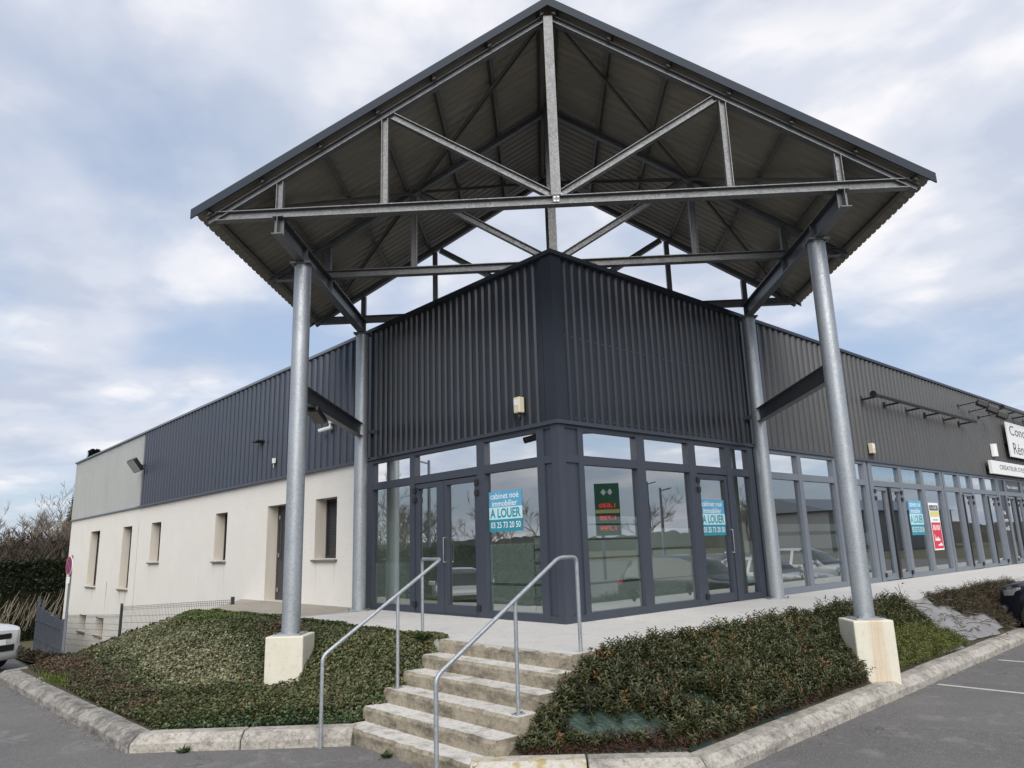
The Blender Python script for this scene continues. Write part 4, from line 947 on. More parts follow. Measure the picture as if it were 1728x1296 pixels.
yel = RNG.random(n) < .006; cl[yel] = (.22,.14,.05)
L_ = RNG.uniform(.026, .050, n)
leaves('ivy', P, Nn, Dd, L_, L_*RNG.uniform(.75, 1.0, n), cl, label='mottled green and brown ivy covering the bank left of the steps', cat='ivy')
# right bank: evergreen ground shrubs made of leafy sprigs
def sprigs(name, xs_, ys_, fn, base_h, per, leafL, pal, label, lean=.5, narrow=.36, acc=None, stem=True):
    n = len(xs_); N0 = grad_n(fn, xs_, ys_); ax = N0*.55+np.array([0,0,.65])+rnd_dir(n)*lean; ax /= np.linalg.norm(ax, axis=1, keepdims=True)
    hgt = base_h*RNG.uniform(.55, 1.15, n)*(.45+1.05*fbm(xs_*2.4, ys_*2.4, 88))*np.clip((xs_+4.2)/2.6, .45, 1); root = np.stack([xs_, ys_, fn(xs_, ys_)], 1)
    tone = np.clip(.55*fbm(xs_*1.1, ys_*1.1, 77)+.45*RNG.random(n), 0, 1)
    e1 = np.cross(ax, [0, .3, 1.0]); e1 /= np.linalg.norm(e1, axis=1, keepdims=True)+1e-9; e2 = np.cross(ax, e1)
    PP, NN, DD, LL, CC = [], [], [], [], []
    for k in range(per):
        t = .25+.75*(k+.5)/per; az_ = k*2.399+RNG.random(n)*6.28*.15+xs_*40
        rad = e1*np.cos(az_)[:, None]+e2*np.sin(az_)[:, None]
        PP.append(root+ax*(hgt*t)[:, None]); el = .15+.7*t**2
        DD.append(rad*(1-.45*el)+ax*el*.8+rnd_dir(n)*.18); NN.append(ax+rad*-.3+rnd_dir(n)*.15)
        LL.append(leafL*RNG.uniform(.7, 1.15, n)*(1.05-.25*t)); CC.append(lerp_cols(np.clip(tone+RNG.normal(0, .13, n)+.18*t-.1, 0, 1), pal))
    C_ = np.concatenate(CC); m_ = len(C_)
    if acc is not None:
        pk = np.tile(RNG.random(n) < acc[0], per); C_[pk] = lerp_cols(RNG.random(m_), acc[1])[pk]
    L2 = np.concatenate(LL)
    leaves(name, np.concatenate(PP), np.concatenate(NN), np.concatenate(DD), L2, L2*narrow, C_, fold=.22, droop=.22, label=label, cat='ground cover')
def bare(x, y):                                        # patches where the green sheet lies open
    k = np.zeros(len(x), bool)
    for cx, cy, rx, ry, an in ((-2.30,-2.74,.46,.19,-.82), (-1.22,-3.05,.44,.20,-.15), (-.88,-2.72,.36,.14,0), (-2.12,-2.42,.16,.12,-.75), (-1.95,-3.10,.22,.10,-.5)):
        u = (x-cx)*math.cos(an)+(y-cy)*math.sin(an); v = -(x-cx)*math.sin(an)+(y-cy)*math.cos(an); k |= ((u/rx)**2+(v/ry)**2 < .35+.8*vnoise(x*6, y*6, 91)) & (RNG.random(len(x)) < .97)
    return k
n = 18000; x = RNG.uniform(-3.55, 6.3, n); y = RNG.uniform(-3.40, -2.20, n)
ok = (dkr(x, y) > .06) & (y > yi(x)+.05) & off_foot(x, y, .36) & ~bare(x, y) & ~((x < -2.1) & (y > -2.26)) & (RNG.random(n) < np.where(x > 4.2, .45, .78))
ok &= ~((x > 3.3) & (y < -2.75+.25*(x-3.3)*0))
x, y = x[ok], y[ok]
DG = [(.018,.021,.009), (.044,.051,.019), (.076,.084,.032), (.135,.135,.062)]
sprigs('ground_shrub', x, y, hR, .24, 14, .068, DG, 'dense dark evergreen shrub cover on the bank right of the steps', acc=(.05, [(.10,.060,.025), (.24,.12,.03), (.14,.05,.03)]))
n = 9000; x = RNG.uniform(2.6, 7.1, n); y = RNG.uniform(-3.34, -2.4, n); ok = off_foot(x, y, .34) & (y > yi(x)+.04) & (y < -2.35-.12*(x-3)) & ((x-3.0) < (y+3.7)*99) & (x < 6.3-(y+2.9)*1.2); x, y = x[ok], y[ok]
sprigs('low_green_plants', x, y, hR, .17, 10, .062, [(.042,.054,.012), (.095,.118,.024), (.15,.172,.040), (.20,.205,.065)], 'lighter green low plants just right of the rust-stained block', narrow=.22, lean=.6, acc=(.10, [(.07,.05,.03), (.12,.08,.05)]))
n = 9000; x = RNG.uniform(6.9, 13.0, n); y = RNG.uniform(-3.2, -2.2, n); ok = (y > yi(x)+.05) & ((x-6.6) > (-2.1-y)*3.2*0+1.0*(y+3.3)) & ((y > -2.75) | (x > 9.0)) & ((y > -2.45) | (x > 8.0)); x, y = x[ok], y[ok]
sprigs('dry_plants', x, y, hR, .20, 9, .05, [(.024,.022,.012), (.042,.040,.020), (.068,.055,.030), (.12,.066,.036)], 'brownish dried ground plants behind the dark car nose', narrow=.25, lean=.8, acc=(.12, [(.16,.07,.03), (.10,.11,.03)]))
# dry reddish litter along the foot of the right bank
n = 5200; t = RNG.random(n); seg = RNG.random(n) < .22
x = np.where(seg, -3.10+1.15*t, -1.95+5.4*t); y = np.where(seg, -2.22+(.29-(x+3.6)*.686)/.728, yi(x))+.05+np.abs(RNG.normal(0, .07, n)); ok = off_foot(x, y, .36) & (y < -2.3); x, y = x[ok], y[ok]
sprigs('dry_stalks', x, y, hR, .11, 6, .05, [(.030,.016,.012), (.055,.024,.018), (.09,.045,.028), (.15,.09,.05)], 'reddish brown dead stalks along the right kerb', narrow=.18, lean=.7)
# open plastic sheets
gs = height_sheet('ground_sheet', lambda x, y: hR(x, y)+.012+.02*fbm(x*4, y*4, 15), -3.45, .2, -3.45, -2.3, .05, lambda x, y: (dkr(x, y) > .02) & (y > yi(x)+.02) & (y < -2.35), 'green_sheet'); tag(gs, 'dark green plastic weed sheet showing through the shrubs right of the steps', 'plastic sheet')
gs = height_sheet('ground_sheet', lambda x, y: hR(x, y)+.015+.05*fbm(x*3, y*3, 16), 5.2, 9.6, -3.3, -2.16, .06, lambda x, y: (y > yi(x)+.03), 'grey_sheet'); tag(gs, 'wrinkled grey weed sheet on the bank beside the black car', 'plastic sheet')
mb = MB()
for k in range(90):
    px_, py_ = random.uniform(6.2, 9.3), random.uniform(-3.2, -2.25); zz = float(hR(px_, py_))+.05; an = random.uniform(0, 6.28); ln = random.uniform(.12, .4)
    pts = [(px_+math.cos(an+.5*j)*ln*j/3, py_+math.sin(an+.5*j)*ln*j/3, zz+.03*math.sin(j*1.2)+random.uniform(0, .03)) for j in range(4)]; mb.tube(pts, .006, 4)
tag(mb.build('dead_twigs', 'bark'), 'thin dark dead twigs lying on the grey sheet', 'twigs', kind='stuff')
# sparse saplings poking out of the right bank
for k, (px_, py_, hh) in enumerate(((6.3,-2.3,.42), (5.6,-2.3,.30))):
    sp_ = thing('sapling', ('bare thin sapling at the terrace edge right of the right-hand column', 'shorter twiggy sapling at the terrace edge near the column')[k], 'sapling', (px_, py_, float(hR(px_, py_)))); mb = MB()
    mb.tube([(0,0,0),(.02,.0,hh*.5),(-.02,.02,hh)], [.008,.006,.003], 5); mb.tube([(.01,0,hh*.4),(.14,-.03,hh*.7)], [.005,.003], 5); mb.tube([(.01,0,hh*.55),(-.12,.04,hh*.85)], [.005,.003], 5); mb.build('stem', 'bark', sp_)
    mb = MB()
    for j in range(10):
        c_ = Vector((random.uniform(-.14,.14), random.uniform(-.03,.03), hh*random.uniform(.6,1.05))); d = Vector((random.uniform(-1,1), random.uniform(-1,1), random.uniform(-.3,.6))).normalized()*.05; s_ = d.cross(Vector((.3,.2,1))).normalized()*.016
        mb.add([c_, c_+d*.5+s_, c_+d, c_+d*.5-s_], [(0,1,2,3)])
    mb.build('leaf_tuft', 'far_wood', sp_)
# weeds at the steps
for k, (px_, py_, pz_, s0) in enumerate(((-3.60,-.85,GZ,.10), (-2.35,.30,-.0,.16), (-4.99,1.03,GZ,.09))):
    n = 46; d = rnd_dir(n); d[:, 2] = np.abs(d[:, 2])+.35; base = np.array([[px_, py_, pz_]])+RNG.normal(0, .02, (n, 3))*[1,1,0]; ln = RNG.uniform(.4, 1, n)*s0
    o = leaves('weed', base, rnd_dir(n)*.4+[0,0,1], d, ln, ln*.35, lerp_cols(RNG.random(n), [(.03,.05,.015), (.06,.09,.025)])); del o['kind']
    tag(o, ('small green weed at the foot of the bottom step', 'leafy weed at the top left end of the steps', 'tiny weed in the left kerb joint')[k], 'weed')
# rough growth at the far left end of the bank, a loose board and yellowed ivy
n = 26000; x = RNG.uniform(-5.4, -1.0, n); y = RNG.uniform(9.6, 20, n); fg = hL; P = np.stack([x, y, fg(x, y)+RNG.random(n)*.10*(1+fbm(x, y, 3))], 1)
ok = ~((x > -2.2) & (y < 10.5)) & ~((x < -4.85) & (y > 9.0)); P = P[ok]; n = len(P); yl = (np.hypot(P[:, 0]+3.9, (P[:, 1]-11.6)*.5) < .75) & (RNG.random(n) < .7)
cl = lerp_cols(RNG.random(n), [(.035,.028,.018), (.055,.045,.026), (.05,.06,.024)]); cl[yl] = lerp_cols(RNG.random(n), [(.10,.10,.03), (.22,.20,.07)])[yl]
ln = RNG.uniform(.05, .12, n); leaves('rough_growth', P, rnd_dir(n)*.6+[0,0,1], rnd_dir(n)+[0,0,.3], ln, ln*.55, cl, label='brown and yellow rough growth at the far left end of the bank', cat='ground cover')
bw = thing('board', 'weathered grey board lying on the ground at the foot of the left bank', 'board', (-5.0, 7.9, -.80)); d0 = Vector((-.32,-.72,-.02)); d1 = Vector((.80,1.40,.10))
MB().bar(d0, d1, .16, .035).build('plank', 'board_wood', bw, bevel=.004)
n = 2600; x = RNG.normal(-5.02, .13, n); y = RNG.normal(6.7, .45, n); P = np.stack([x, y, hL(x, y)+.02], 1); ln = RNG.uniform(.04, .11, n)
leaves('grass_tuft', P, rnd_dir(n), rnd_dir(n)*.6+[0,0,1], ln, ln*.14, lerp_cols(RNG.random(n), [(.07,.11,.015), (.13,.17,.03)]), label='bright green grass tuft behind the left kerb', cat='grass')
# loose grit and leaf litter in the gutters
n = 700; t = RNG.random(n); a0 = RNG.random(n) < .6
x = np.where(a0, -5.44-.24/7.43*(7.3*t)-.01-.07*np.abs(RNG.normal(0, 1, n))**1.5, -1.8+9*t); y = np.where(a0, 1.5+7.3*t, np.interp(-1.8+9*t, [-2.05, 9], [-3.70, -3.40])-.01-.06*np.abs(RNG.normal(0, 1, n))**1.5); P = np.stack([x, y, np.full(n, GZ+.006)], 1); ln = RNG.uniform(.008, .028, n)
leaves('gutter_litter', P, rnd_dir(n)*.2+[0,0,1], rnd_dir(n)*[1,1,.1], ln, ln*.7, lerp_cols(RNG.random(n), [(.08,.07,.05), (.25,.23,.19), (.45,.43,.38)]), 'leaf_dry', label='pale grit and leaf bits along the kerbs', cat='litter')

# ------------------------------------------------------------------ mesh fence, road sign, gate
fe = thing('mesh_fence', 'dark green welded mesh fence stepping down in front of the white side wall', 'fence', (-1.0, 10.0, 0))
def fpanel(y0, y1, zt0, zt1, zb0, zb1):
    mb = MB(); n = int((y1-y0)/.13)
    for k in range(n+1):
        t = k/n; y = y0+(y1-y0)*t; mb.bar((0, y-10, zb0+(zb1-zb0)*t), (0, y-10, zt0+(zt1-zt0)*t), .006, .006)
    H_ = zt0-zb0; rows = [0, .05, .10]+[.10+.20*j for j in range(1, 8)]
    for r_ in rows:
        if r_ < H_+.02:
            dxo = -.012 if r_ != .05 else -.035
            mb.bar((dxo, y0-10, zt0-r_), (dxo, y1-10, zt1-r_), .007, .009)
    mb.build('mesh_panel', 'green_wire', fe)
for y_, zt, zb in ((10.05,.17,-1.2), (19.4,-.30,-2.0), (27.2,-.92,-3.0)): MB().box(-.035,.035,y_-10-.035,y_-10+.035,zb,zt).build('post', 'green_wire', fe, bevel=.004)
fpanel(10.1, 19.35, .10, -.40, -.9, -1.75); fpanel(19.45, 27.15, -.66, -1.02, -1.75, -2.7)
sp = thing('road_sign', 'round no-parking sign seen edge-on on a grey post by the white wall', 'road sign', (-2.0, 22.3, float(ground_z(22.3))-.05)); hp = 1.26+2.1
MB().box(-.04,.04,-.025,.025,0,hp+.02).build('post', 'frame_grey', sp, bevel=.008)
fd = Vector((-.42,-.90,0)).normalized()               # plate faces roughly along the lane
def disc(c, nrm, r, th, name, mat, par):
    c, nrm = Vector(c), Vector(nrm).normalized(); return smooth_angle(MB().tube([c, c+nrm*th], r, 32).build(name, mat, par))
tn = Vector((-.995,-.10,0)); c0 = Vector((-.06,-.03,hp-.33))
pl_ = disc(c0, tn, .33, .018, 'plate', 'poster_white', sp); disc(c0+tn*.019, tn, .315, .003, 'red_ring', 'sign_red', pl_); disc(c0+tn*.023, tn, .25, .003, 'blue_field', 'sign_blue', pl_)
s_ = tn.cross(Vector((0,0,1))); MB().bar(c0+tn*.029+(s_+Vector((0,0,1)))*.175, c0+tn*.029-(s_+Vector((0,0,1)))*.175, .055, .004, tn).build('red_bar', 'sign_red', pl_)
MB().bar(c0+tn*.01+Vector((0,0,-.50))-s_*.16, c0+tn*.01+Vector((0,0,-.50))+s_*.16, .015, .22).build('sub_plate', 'poster_white', sp)
gt = thing('metal_gate', 'dark blue-grey sheet metal gate beside the far corner of the white wall', 'gate', (-1.25, 26.5, -2.6)); k = 0
for j, (y0, y1, zt) in enumerate(((0,1.2,1.42), (1.25,2.6,1.50), (2.65,4.1,1.62), (4.15,5.2,1.75))): MB().box(-.02,.02,y0+.03,y1-.03,-.1,zt).build('panel', 'gate_blue', gt, bevel=.004)
for y_, zt in ((-.02,1.48), (1.22,1.6), (2.62,1.62), (4.12,2.05), (5.25,2.2)): MB().box(-.05,.05,y_-.03,y_+.03,-.3,zt).build('post', 'gate_blue', gt, bevel=.004)
for zr_ in (.35, 1.1): MB().bar((-.045,0,zr_),(-.045,5.2,zr_+.10), .03, .05).build('rail', 'gate_blue', gt)
bo = thing('bollard', 'short grey bollard in front of the hedge, behind the white car', 'bollard', (-2.95, 27.0, float(ground_z(27)))); smooth_angle(MB().tube([(0,0,0),(0,0,1.25)], .10, 14).build('shaft', 'slab', bo)); smooth_angle(MB().tube([(0,0,1.25),(0,0,1.33)], [.115,.07], 14).build('cap', 'slab', bo))
tag(sheet('path', [(-9,30.5),(-2.2,30.5),(-1.6,33.5),(-9,33.5)], -2.9, 'slab_old'), kind='structure')

# ------------------------------------------------------------------ hedge and bare trees
def foliage_box(cx, cy, cz_, sx, sy, sz, n, size, pal, seed, up_=.3):
    """leaf sprays over the faces of a clipped hedge block"""
    fc = RNG.integers(0, 3, n); u, v = RNG.uniform(-1, 1, n), RNG.uniform(-1, 1, n)
    px_ = np.where(fc == 0, -1, u); py_ = np.where(fc == 1, -1, np.where(fc == 0, u, v)); pz_ = np.where(fc == 2, 1, v)
    bump_ = .35*(fbm(u*sx*.8+seed, v*sz*.8, seed)-.5)-RNG.random(n)*.25
    P = np.stack([cx+px_*sx/2, cy+py_*sy/2, cz_+pz_*sz/2], 1); nr = np.stack([np.where(fc == 0, -1., 0), np.where(fc == 1, -1., 0), np.where(fc == 2, 1., 0)], 1)
    P += nr*bump_[:, None]; d = nr*.6+rnd_dir(n)*.7+[0, 0, up_]; L_ = RNG.uniform(.6, 1.3, n)*size
    return P, rnd_dir(n)+nr, d, L_, lerp_cols(RNG.random(n), pal)
def hedge(label, cx, cy, zb, sx, sy, sz, n, size=.22, stems=True):
    h = thing('hedge', label, 'hedge', (0,0,0)); P, N_, D_, L_, C_ = foliage_box(cx, cy, zb+sz/2, sx, sy, sz, n, size, [(.007,.013,.004), (.014,.024,.007), (.026,.036,.012)], 5)
    if stems: keep = ~((P[:, 2] < zb+sz*.60) & (RNG.random(n) < .62) & (P[:, 2] > zb+sz*.18)); P, N_, D_, L_, C_ = P[keep], N_[keep], D_[keep], L_[keep], C_[keep]
    o = leaves('foliage', P, N_, D_, L_, L_*.4, C_); o.parent = h
    MB().box(cx-sx/2+.5, cx+sx/2-.5, cy-sy/2+.5, cy+sy/2-.5, zb-.2, zb+sz-.3).build('inner_mass', 'litter', h)
    if stems:
        mb = MB()
        for k in range(int(sx*26)):
            x_ = random.uniform(cx-sx/2, cx+sx/2); z0 = zb+sz*random.uniform(.12,.40); ln = random.uniform(.4,1.2); lx = random.uniform(.05,.5)
            mb.tube([(x_, cy-sy/2-.05, z0), (x_+lx*.5, cy-sy/2-.16, z0+ln*.5), (x_+lx, cy-sy/2-.12, z0+ln)], [.014,.011,.006], 4)
        s_ = mb.build('bare_stems', 'dead_stem', h); s_['kind'] = 'stuff'
    return h
hedge('tall clipped dark conifer hedge at the far left with bare brown stems below', 0.0, 43.0, -3.1, 16, 3.0, 4.20, 52000)
def bare_tree_mesh(seed, H=7.5, spread=.55, levels=6, r0=.20):
    rg = random.Random(seed); mt, mw = MB(), MB()
    def grow(p, d, ln, r, lv):
        pts = [p]; rs = [r]; q = p.copy(); dd = d.copy(); ns = 3
        for i in range(ns):
            dd = (dd+Vector((rg.uniform(-1,1), rg.uniform(-1,1), rg.uniform(-.4,.9)))*.16).normalized(); q = q+dd*ln/ns; pts.append(q.copy()); rs.append(r*(1-.35*(i+1)/ns))
        (mt if lv >= levels-1 else mw).tube(pts, rs, 5 if lv > 2 else 3, cap=False)
        if lv == 0: return
        nb = 3 if lv > 1 else 4
        for k in range(nb+(1 if lv == levels else 0)):
            i = rg.randint(1, ns); nd = (dd+Vector((rg.uniform(-1,1), rg.uniform(-1,1), rg.uniform(-.35,.7)))*spread*1.5).normalized()
            grow(pts[i], nd, ln*rg.uniform(.55,.80), max(rs[i]*.62, .011), lv-1)
    grow(Vector((0,0,0)), Vector((0,0,1)), H*.36, r0, levels); return mt, mw
protos = []
for k in range(3):
    mt, mw = bare_tree_mesh(40+k, 8.2+k*.7, .62)
    def mesh_of(m_, nm, mat):
        me = bpy.data.meshes.new(nm); me.from_pydata(m_.v, [], m_.f); me.materials.append(MATS[mat]); return me
    protos.append((mesh_of(mt, 'trunk', 'bark'), mesh_of(mw, 'crown', 'twig')))
TL = ['bare winter tree above the hedge at the left edge of the picture', 'bare spreading winter tree behind the hedge, nearest the white wall', 'bare thin tree in the brown wood behind the hedge', 'leaning bare tree among the others behind the hedge', 'low bushy bare tree at the foot of the wood', 'bare tree deep in the brown wood, half hidden', 'bare tree close behind the hedge, left of centre', 'bare tree close behind the hedge, beside the white wall']
spots = [(-2.4,50,1.0,.3), (1.8,51,1.05,1.4), (-.2,54,1.0,2.6), (3.6,56,1.1,.9), (.6,48.5,.72,3.9), (-3.4,57,1.1,5.0), (-1.2,47.8,.9,.2), (2.6,48.4,.95,4.4)]
def bare_tree(k, xy, sc, rz, label, group):
    t = thing('bare_tree', label, 'tree', (xy[0], xy[1], float(ground_z(xy[1]))-.1), rz, group); t.scale = (sc,)*3
    for me, nm in zip(protos[k % 3], ('trunk', 'crown')): link(nm, me, t)
for k, (x_, y_, sc, rz) in enumerate(spots): bare_tree(k, (x_, y_), sc, rz, TL[k], 'bare trees behind the hedge')
# twiggy brown thicket that closes the view under the trees
n = 30000; x = RNG.uniform(-9, 9, n); y = RNG.uniform(47, 62, n); zt = 3.0+1.6*fbm(x*.35, y*.35, 8); P = np.stack([x, y, -3+zt*RNG.random(n)**.8*1.35], 1); ln = RNG.uniform(.4, 1.1, n)
leaves('thicket', P, rnd_dir(n), rnd_dir(n)*.7+[0,0,.8], ln, ln*.035, lerp_cols(RNG.random(n), [(.045,.036,.028), (.085,.068,.050), (.13,.105,.08)]), 'leaf_dry', label='brown leafless thicket behind the hedge', cat='thicket')
# conifer whose tip shows over the parapet
cf = thing('conifer_tree', 'dark conifer whose tip shows just above the far left roof edge', 'tree', (6.0, 58.0, -3.1)); smooth_angle(MB().tube([(0,0,0),(0,0,12.6)], [.25,.03], 8).build('trunk', 'bark', cf))
n = 9000; t = RNG.random(n)**.7; rr = (1-t)*2.6+.08; an = RNG.uniform(0, 6.28, n); rad = rr*RNG.random(n)**.4; P = np.stack([rad*np.cos(an), rad*np.sin(an), 1.5+11.4*t], 1); D_ = np.stack([np.cos(an), np.sin(an), np.full(n, -.25)], 1)+rnd_dir(n)*.4; ln = RNG.uniform(.25, .5, n)
o = leaves('crown', P, rnd_dir(n)+[0,0,1], D_, ln, ln*.35, lerp_cols(RNG.random(n), [(.010,.018,.010), (.024,.036,.018)])); o.parent = cf
vt = thing('roof_vent', 'small white roof vent cowl just above the far left roof edge', 'vent', (.9, 28.3, 5.20)); smooth_angle(MB().tube([(0,0,0),(0,0,.98)], .07, 10).build('pipe', 'white_paint', vt)); smooth_angle(MB().tube([(0,0,1.02),(0,0,1.10)], .17, 12).build('cap', 'frame_grey', vt)); MB().box(-.02,.02,-.14,.14,.98,1.02).build('bracket', 'frame_grey', vt)

# ------------------------------------------------------------------ cars
def lofted_car(kind, label, loc, rz, paint, group):
    """local +y is forward, origin on the ground below the front bumper"""
    suv = kind == 'suv'
    Ln, W, Hh = (4.55, .915, 1.70) if suv else (4.05, .86, 1.46)
    hood, belt = (1.06, 1.12) if suv else (.90, .97)
    car_ = thing('parked_car', label, 'car', loc, rz, group)
    wr = .36 if suv else .31; wf, wre = -.78 if suv else -.80, -(Ln-.80)
    # profiles against distance behind the nose (t)
    tt = np.array([0, .04, .12, .25, .45, .9, 1.25, 1.75, 2.25, 2.9, 3.5, Ln-.35, Ln-.12, Ln])
    zt = np.array([.62, .80, .93*hood, .965*hood, hood*.985, hood*1.01, hood*1.05, Hh*.90, Hh*.985, Hh, Hh*.985, Hh*.93, Hh*.62, Hh*.55])
    wt = np.array([.60, .70, .80, .88, .95, .99, 1, 1, 1, 1, 1, .96, .90, .82])*W
    zs = np.array([.62, .78, .90*hood, .92*hood, .94*hood, .95*hood, belt*.97, belt, belt, belt, belt*1.01, belt*1.02, Hh*.60, Hh*.54])
    rw = np.array([.50, .55, .62, .66, .70, .74, .76, .70, .68, .68, .67, .64, .62, .6])*W
    zb = np.array([.34, .26, .22, .21, .20, .20, .20, .20, .20, .20, .20, .24, .30, .36])
    ts = np.unique(np.concatenate([np.linspace(0, .5, 14), np.arange(.5, Ln-.3, .055), np.linspace(Ln-.3, Ln, 8)]))
    I = lambda arr, t: np.interp(t, tt, arr)
    rows = []
    for t in ts:
        w, z_s, z_t, r_, b = I(wt, t), I(zs, t), I(zt, t), I(rw, t), I(zb, t); z_t = max(z_t, z_s+.005)
        sill = b
        for wc in (-wf, -wre):
            dd = abs(t-wc); ar = wr+.06
            if dd < ar: sill = max(sill, wr+math.sqrt(ar*ar-dd*dd)-.0)
        sill = min(sill, z_s-.12); mid = sill+(z_s-sill)*.45
        rows.append([(0, b), (w*.82, b), (w*.97, sill), (w*1.0, mid), (w*1.0, mid+(z_s-mid)*.58), (w*.99, mid+(z_s-mid)*.84), (w*.955, z_s), (w*.5+r_*.5 if z_t-z_s < .15 else r_+.02, z_t-(.02 if z_t-z_s < .15 else .07)), (r_*.75, z_t-.008), (0, z_t)])
    np_ = len(rows[0]); cats = {k: MB() for k in ('body', 'windscreen', 'side_window', 'headlight', 'tail_light', 'rear_window')}
    allv = []
    for sg in (1, -1):
        for t, rw_ in zip(ts, rows): allv += [(sg*x_, -t, z_) for x_, z_ in rw_]
    M_ = len(ts)*np_
    tw0, tw1 = 1.22, 2.28
    for si, sg in enumerate((1, -1)):
        for i in range(len(ts)-1):
            tm = (ts[i]+ts[i+1])/2
            for j in range(np_-1):
                q_ = [si*M_+i*np_+j, si*M_+i*np_+j+1, si*M_+(i+1)*np_+j+1, si*M_+(i+1)*np_+j]
                if sg > 0: q_ = q_[::-1]
                c_ = 'body'
                if j >= 7 and tw0 < tm < tw1-.05: c_ = 'windscreen'
                elif j == 6 and 1.55 < tm < Ln-.55 and not (2.42 < tm < 2.52) and not (3.28 < tm < 3.36): c_ = 'side_window'
                elif j == 4 and .17 < tm < (.50 if suv else .50): c_ = 'headlight'
                elif j == 4 and tm > Ln-.28: c_ = 'tail_light'
                elif j >= 7 and Ln-.33 < tm < Ln-.11: c_ = 'rear_window'
                cats[c_].f.append((tuple(q_), (c_, si))) if False else cats[c_].f.append(tuple(q_)); cats[c_].mi.append(si)
    # end caps
    for e, rev in ((0, True), (len(ts)-1, False)):
        loop = [e*np_+j for j in range(np_)]+[M_+e*np_+j for j in reversed(range(np_))]
        cats['body'].f.append(tuple(loop if rev else loop[::-1])); cats['body'].mi.append(0)
    mats_ = {'body': paint, 'windscreen': 'car_dark_glass', 'side_window': 'car_dark_glass', 'headlight': 'lamp_silver', 'tail_light': 'tail_red', 'rear_window': 'car_dark_glass'}
    AV = np.array(allv)
    def emit(nm, faces, mat):
        us = sorted({v for f_ in faces for v in f_}); mp_ = {v: i for i, v in enumerate(us)}
        b_ = MB(); b_.add([allv[v] for v in us], [tuple(mp_[v] for v in f_) for f_ in faces]); o = b_.build(nm, mat, car_); bm = bmesh.new(); bm.from_mesh(o.data); bmesh.ops.remove_doubles(bm, verts=bm.verts, dist=.0005); bm.to_mesh(o.data); bm.free(); smooth_angle(o, 42); return o
    body = None
    for c_, m_ in cats.items():
        if c_ in ('headlight', 'tail_light', 'side_window'):
            for si in (0, 1): emit(c_, [f_ for f_, s_ in zip(m_.f, m_.mi) if s_ == si], mats_[c_])
        else:
            o = emit(c_, m_.f, mats_[c_]); body = o if c_ == 'body' else body
    for sg in (-1, 1):
        for wy in (wf, wre):
            ww = MB().tube([(sg*(W-.23), wy, wr), (sg*(W-.20), wy, wr), (sg*(W-.03), wy, wr), (sg*(W-.005), wy, wr)], [wr*.9, wr, wr, wr*.90], 28).build('wheel', 'tyre', car_); smooth_angle(ww)
            smooth_angle(MB().tube([(sg*(W-.01), wy, wr), (sg*(W+.002), wy, wr)], wr*.66, 24).build('rim', 'rim', ww))
            for k in range(5):
                t_ = k*2*math.pi/5+.3; MB().bar((sg*(W+.004), wy+.06*math.cos(t_), wr+.06*math.sin(t_)), (sg*(W+.004), wy+wr*.62*math.cos(t_), wr+wr*.62*math.sin(t_)), .012, .07, (1,0,0)).build('spoke', 'chrome', ww)
            smooth_angle(MB().tube([(sg*(W-.30), wy, wr), (sg*(W-.24), wy, wr)], wr+.055, 24).build('arch_liner', 'black_plastic', car_))
        mi_ = MB().bar((sg*(W-.03), -1.50, belt+.06), (sg*(W+.17), -1.52, belt+.08), .10, .14).build('mirror', paint, car_, bevel=.03)
        fg_ = smooth_angle(MB().tube([(sg*W*(.70 if not suv else .74), -.12, .42 if not suv else .52), (sg*W*(.72 if not suv else .84), -.015 if not suv else -.07, .42 if not suv else .52)], .062 if not suv else .075, 16).build('fog_lamp', 'chrome', car_))
        for t_ in (1.95, 2.95): MB().bar((sg*(W+.008), -t_-.25, belt-.13), (sg*(W+.008), -t_-.42, belt-.13), .02, .028).build('door_handle', paint, car_)
    w0 = W*.60
    MB().box(-w0*.9, w0*.9, -.03, .012, .40, .52).build('lower_grille', 'black_plastic', car_, bevel=.01)
    MB().box(-w0*.75, w0*.75, -.04, .010, .63*hood/.9, .73*hood/.9).build('grille', 'black_plastic', car_, bevel=.01)
    MB().box(-.26, .26, .0, .022, .525, .625).build('number_plate', 'poster_white', car_)
    if suv: MB().box(-W*.9, W*.9, -.12, -.05, .24, .30).build('skid_plate', 'black_plastic', car_, bevel=.01)
    return car_
lofted_car('suv', 'black car parked nose-in over the kerb at the right edge, only its nose in view', (10.62, -2.78, GZ), 0.0, 'car_black', 'cars in the car park')
lofted_car('hatch', 'white car at the left edge with only its front corner in view', (-5.70, 9.70, GZ), -2.557, 'car_white', 'cars in the car park')
CARS = [('hatch', 16.1, -3.6, 0, 'car_white', 'white car parked to the right of the black car, mirrored in the shop glass'), ('suv', 19.0, -3.5, 0, 'car_white', 'white tall car parked beyond the others, mirrored in the far shop doors'),
        ('suv', 7.2, -13.2, -math.pi/2+.0, 'car_grey', 'grey car standing across the car park, mirrored in the panes right of the corner'), ('hatch', 14.2, -13.8, -math.pi/2, 'car_white', 'white car standing across the car park, mirrored in the glass door'),
        ('hatch', 23.5, -15.5, math.pi, 'car_grey', 'grey car in the far parking row, mirrored in the shopfront')]
for k_, x_, y_, rz_, pt_, lb_ in CARS: lofted_car(k_, lb_, (x_, y_, GZ), rz_, pt_, 'cars in the car park')

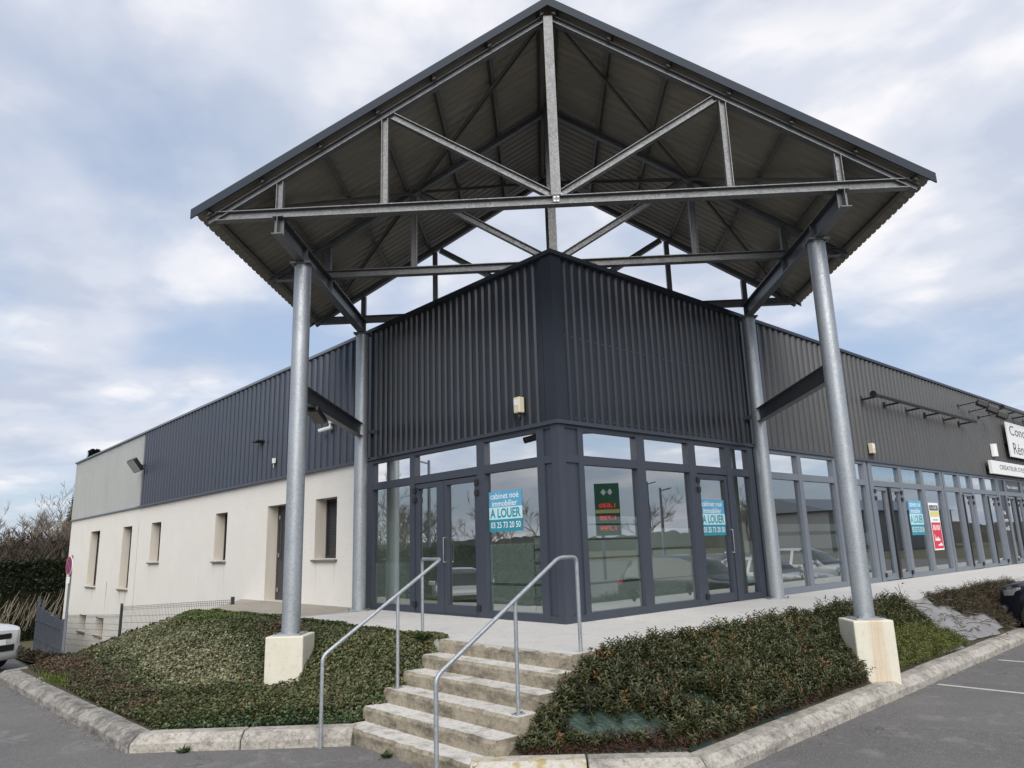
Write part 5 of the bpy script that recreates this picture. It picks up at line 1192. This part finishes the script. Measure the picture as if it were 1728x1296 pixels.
# ------------------------------------------------------------------ what the glass mirrors: far side of the car park
to = thing('price_totem', 'green fuel price totem with red figures, mirrored in the pane right of the corner', 'totem', (26.0, -21.5, GZ), -2.278)
MB().box(-.75,.75,-.15,.15,2.55,5.65).build('panel', 'totem_green', to, bevel=.02); MB().box(.25,.45,-.08,.08,0,2.56).build('post', 'frame_grey', to); MB().box(-.72,.72,-.17,-.151,3.86,4.08).build('pale_band', 'poster_yellow', to)
for k, z in enumerate((4.15, 3.42, 2.80)):
    MB().box(-.70,.70,-.172,-.151,z-.06,z+.38).build('display', 'poster_dark', to) if k else None
    fit_text('price_figures', ('1,830','1,720','1,799')[k], 'red_digit', .95, .30, Matrix(((1,0,0,-.47),(0,0,-1,-.178),(0,1,0,z),(0,0,0,1))), to, .01)
for sx in (-.20, .20): MB().add([(sx-.17,-.156,5.12),(sx,-.156,4.92),(sx+.17,-.156,5.12),(sx,-.156,5.32)], [(0,1,2,3)]).build('emblem', 'poster_white', to)
for k, (x_, y_, h_) in enumerate(((32,-22,5.6), (41,-30,7.0), (-16,26,7.0))):
    lp = thing('utility_pole', ('grey utility pole across the car park, mirrored beside the totem', 'grey utility pole further off across the car park', 'grey street pole on the far left side, mirrored in the left panes')[k], 'pole', (x_, y_, GZ)); smooth_angle(MB().tube([(0,0,0),(0,0,h_)], [.13,.08], 10).build('shaft', 'frame_grey', lp)); MB().bar((0,0,h_-.2),(.9,.2,h_), .08, .08).build('arm', 'frame_grey', lp)
ML = ['nearest bare tree mirrored in the left panes', 'second nearest bare tree mirrored in the left panes', 'bare tree behind the mirrored hedge, left of the others', 'tall bare tree mirrored in the left double door', 'far bare tree at the back of the left reflection', 'small bare tree beside the mirrored hedge', 'far left bare tree in the left reflection', 'bare tree behind the mirrored totem', 'tallest bare tree mirrored in the right panes', 'bare tree mirrored nearest the corner post', 'farthest bare tree mirrored in the right panes']
RT = [((-13,24),.8,.2),((-17,30),.95,1.5),((-22,27),.85,2.9),((-19,38),1.1,4.1),((-26,40),1.0,5.3),((-12,33),.75,.9),((-31,33),1.1,2.2),((64,-70),1.1,.4),((74,-56),1.1,2.0),((58,-62),1.0,3.3),((90,-50),1.1,5.0)]
for k, (xy, sc, rz) in enumerate(RT): bare_tree(k, xy, sc, rz, ML[k], 'mirrored trees left' if xy[0] < 0 else 'mirrored trees right')
hedge('clipped green hedge along the left side of the car park, mirrored in the left panes', -17, 23.5, -2.0, 14, 2.0, 3.0, 9000, .3, False)
wh = thing('warehouse', 'long grey gabled warehouse across the car park, mirrored in the far panes', 'building', (106,-43,GZ), .15)
MB().box(-16,16,-8,8,0,5.5).build('wall', 'far_grey', wh); MB().add([(-16.5,-8.5,5.5),(16.5,-8.5,5.5),(16.5,8.5,5.5),(-16.5,8.5,5.5),(-16.5,0,7.6),(16.5,0,7.6)], [(0,1,5,4),(2,3,4,5),(1,2,5),(3,0,4),(0,3,2,1)]).build('roof', 'frame_grey', wh)
NH = 1440; an = np.linspace(0, 2*math.pi, NH+1)[:-1]; rr = 190+20*np.sin(an*7); zt = 1.0+3.2*fbm(an*9, an*3, 4)+1.6*fbm(an*110, an*70, 6)
v = np.concatenate([np.stack([rr*np.cos(an), rr*np.sin(an), np.full(NH, -4.)], 1), np.stack([rr*1.01*np.cos(an), rr*1.01*np.sin(an), zt], 1), np.stack([rr*1.4*np.cos(an), rr*1.4*np.sin(an), zt*.3-3], 1)])
i_ = np.arange(NH); j_ = (i_+1) % NH
tag(rawmesh('hills', v, np.concatenate([np.stack([i_, j_, NH+j_, NH+i_], 1), np.stack([NH+i_, NH+j_, 2*NH+j_, 2*NH+i_], 1)])[:, ::-1], 'far_wood'), kind='structure')
print('built', len(bpy.data.objects))
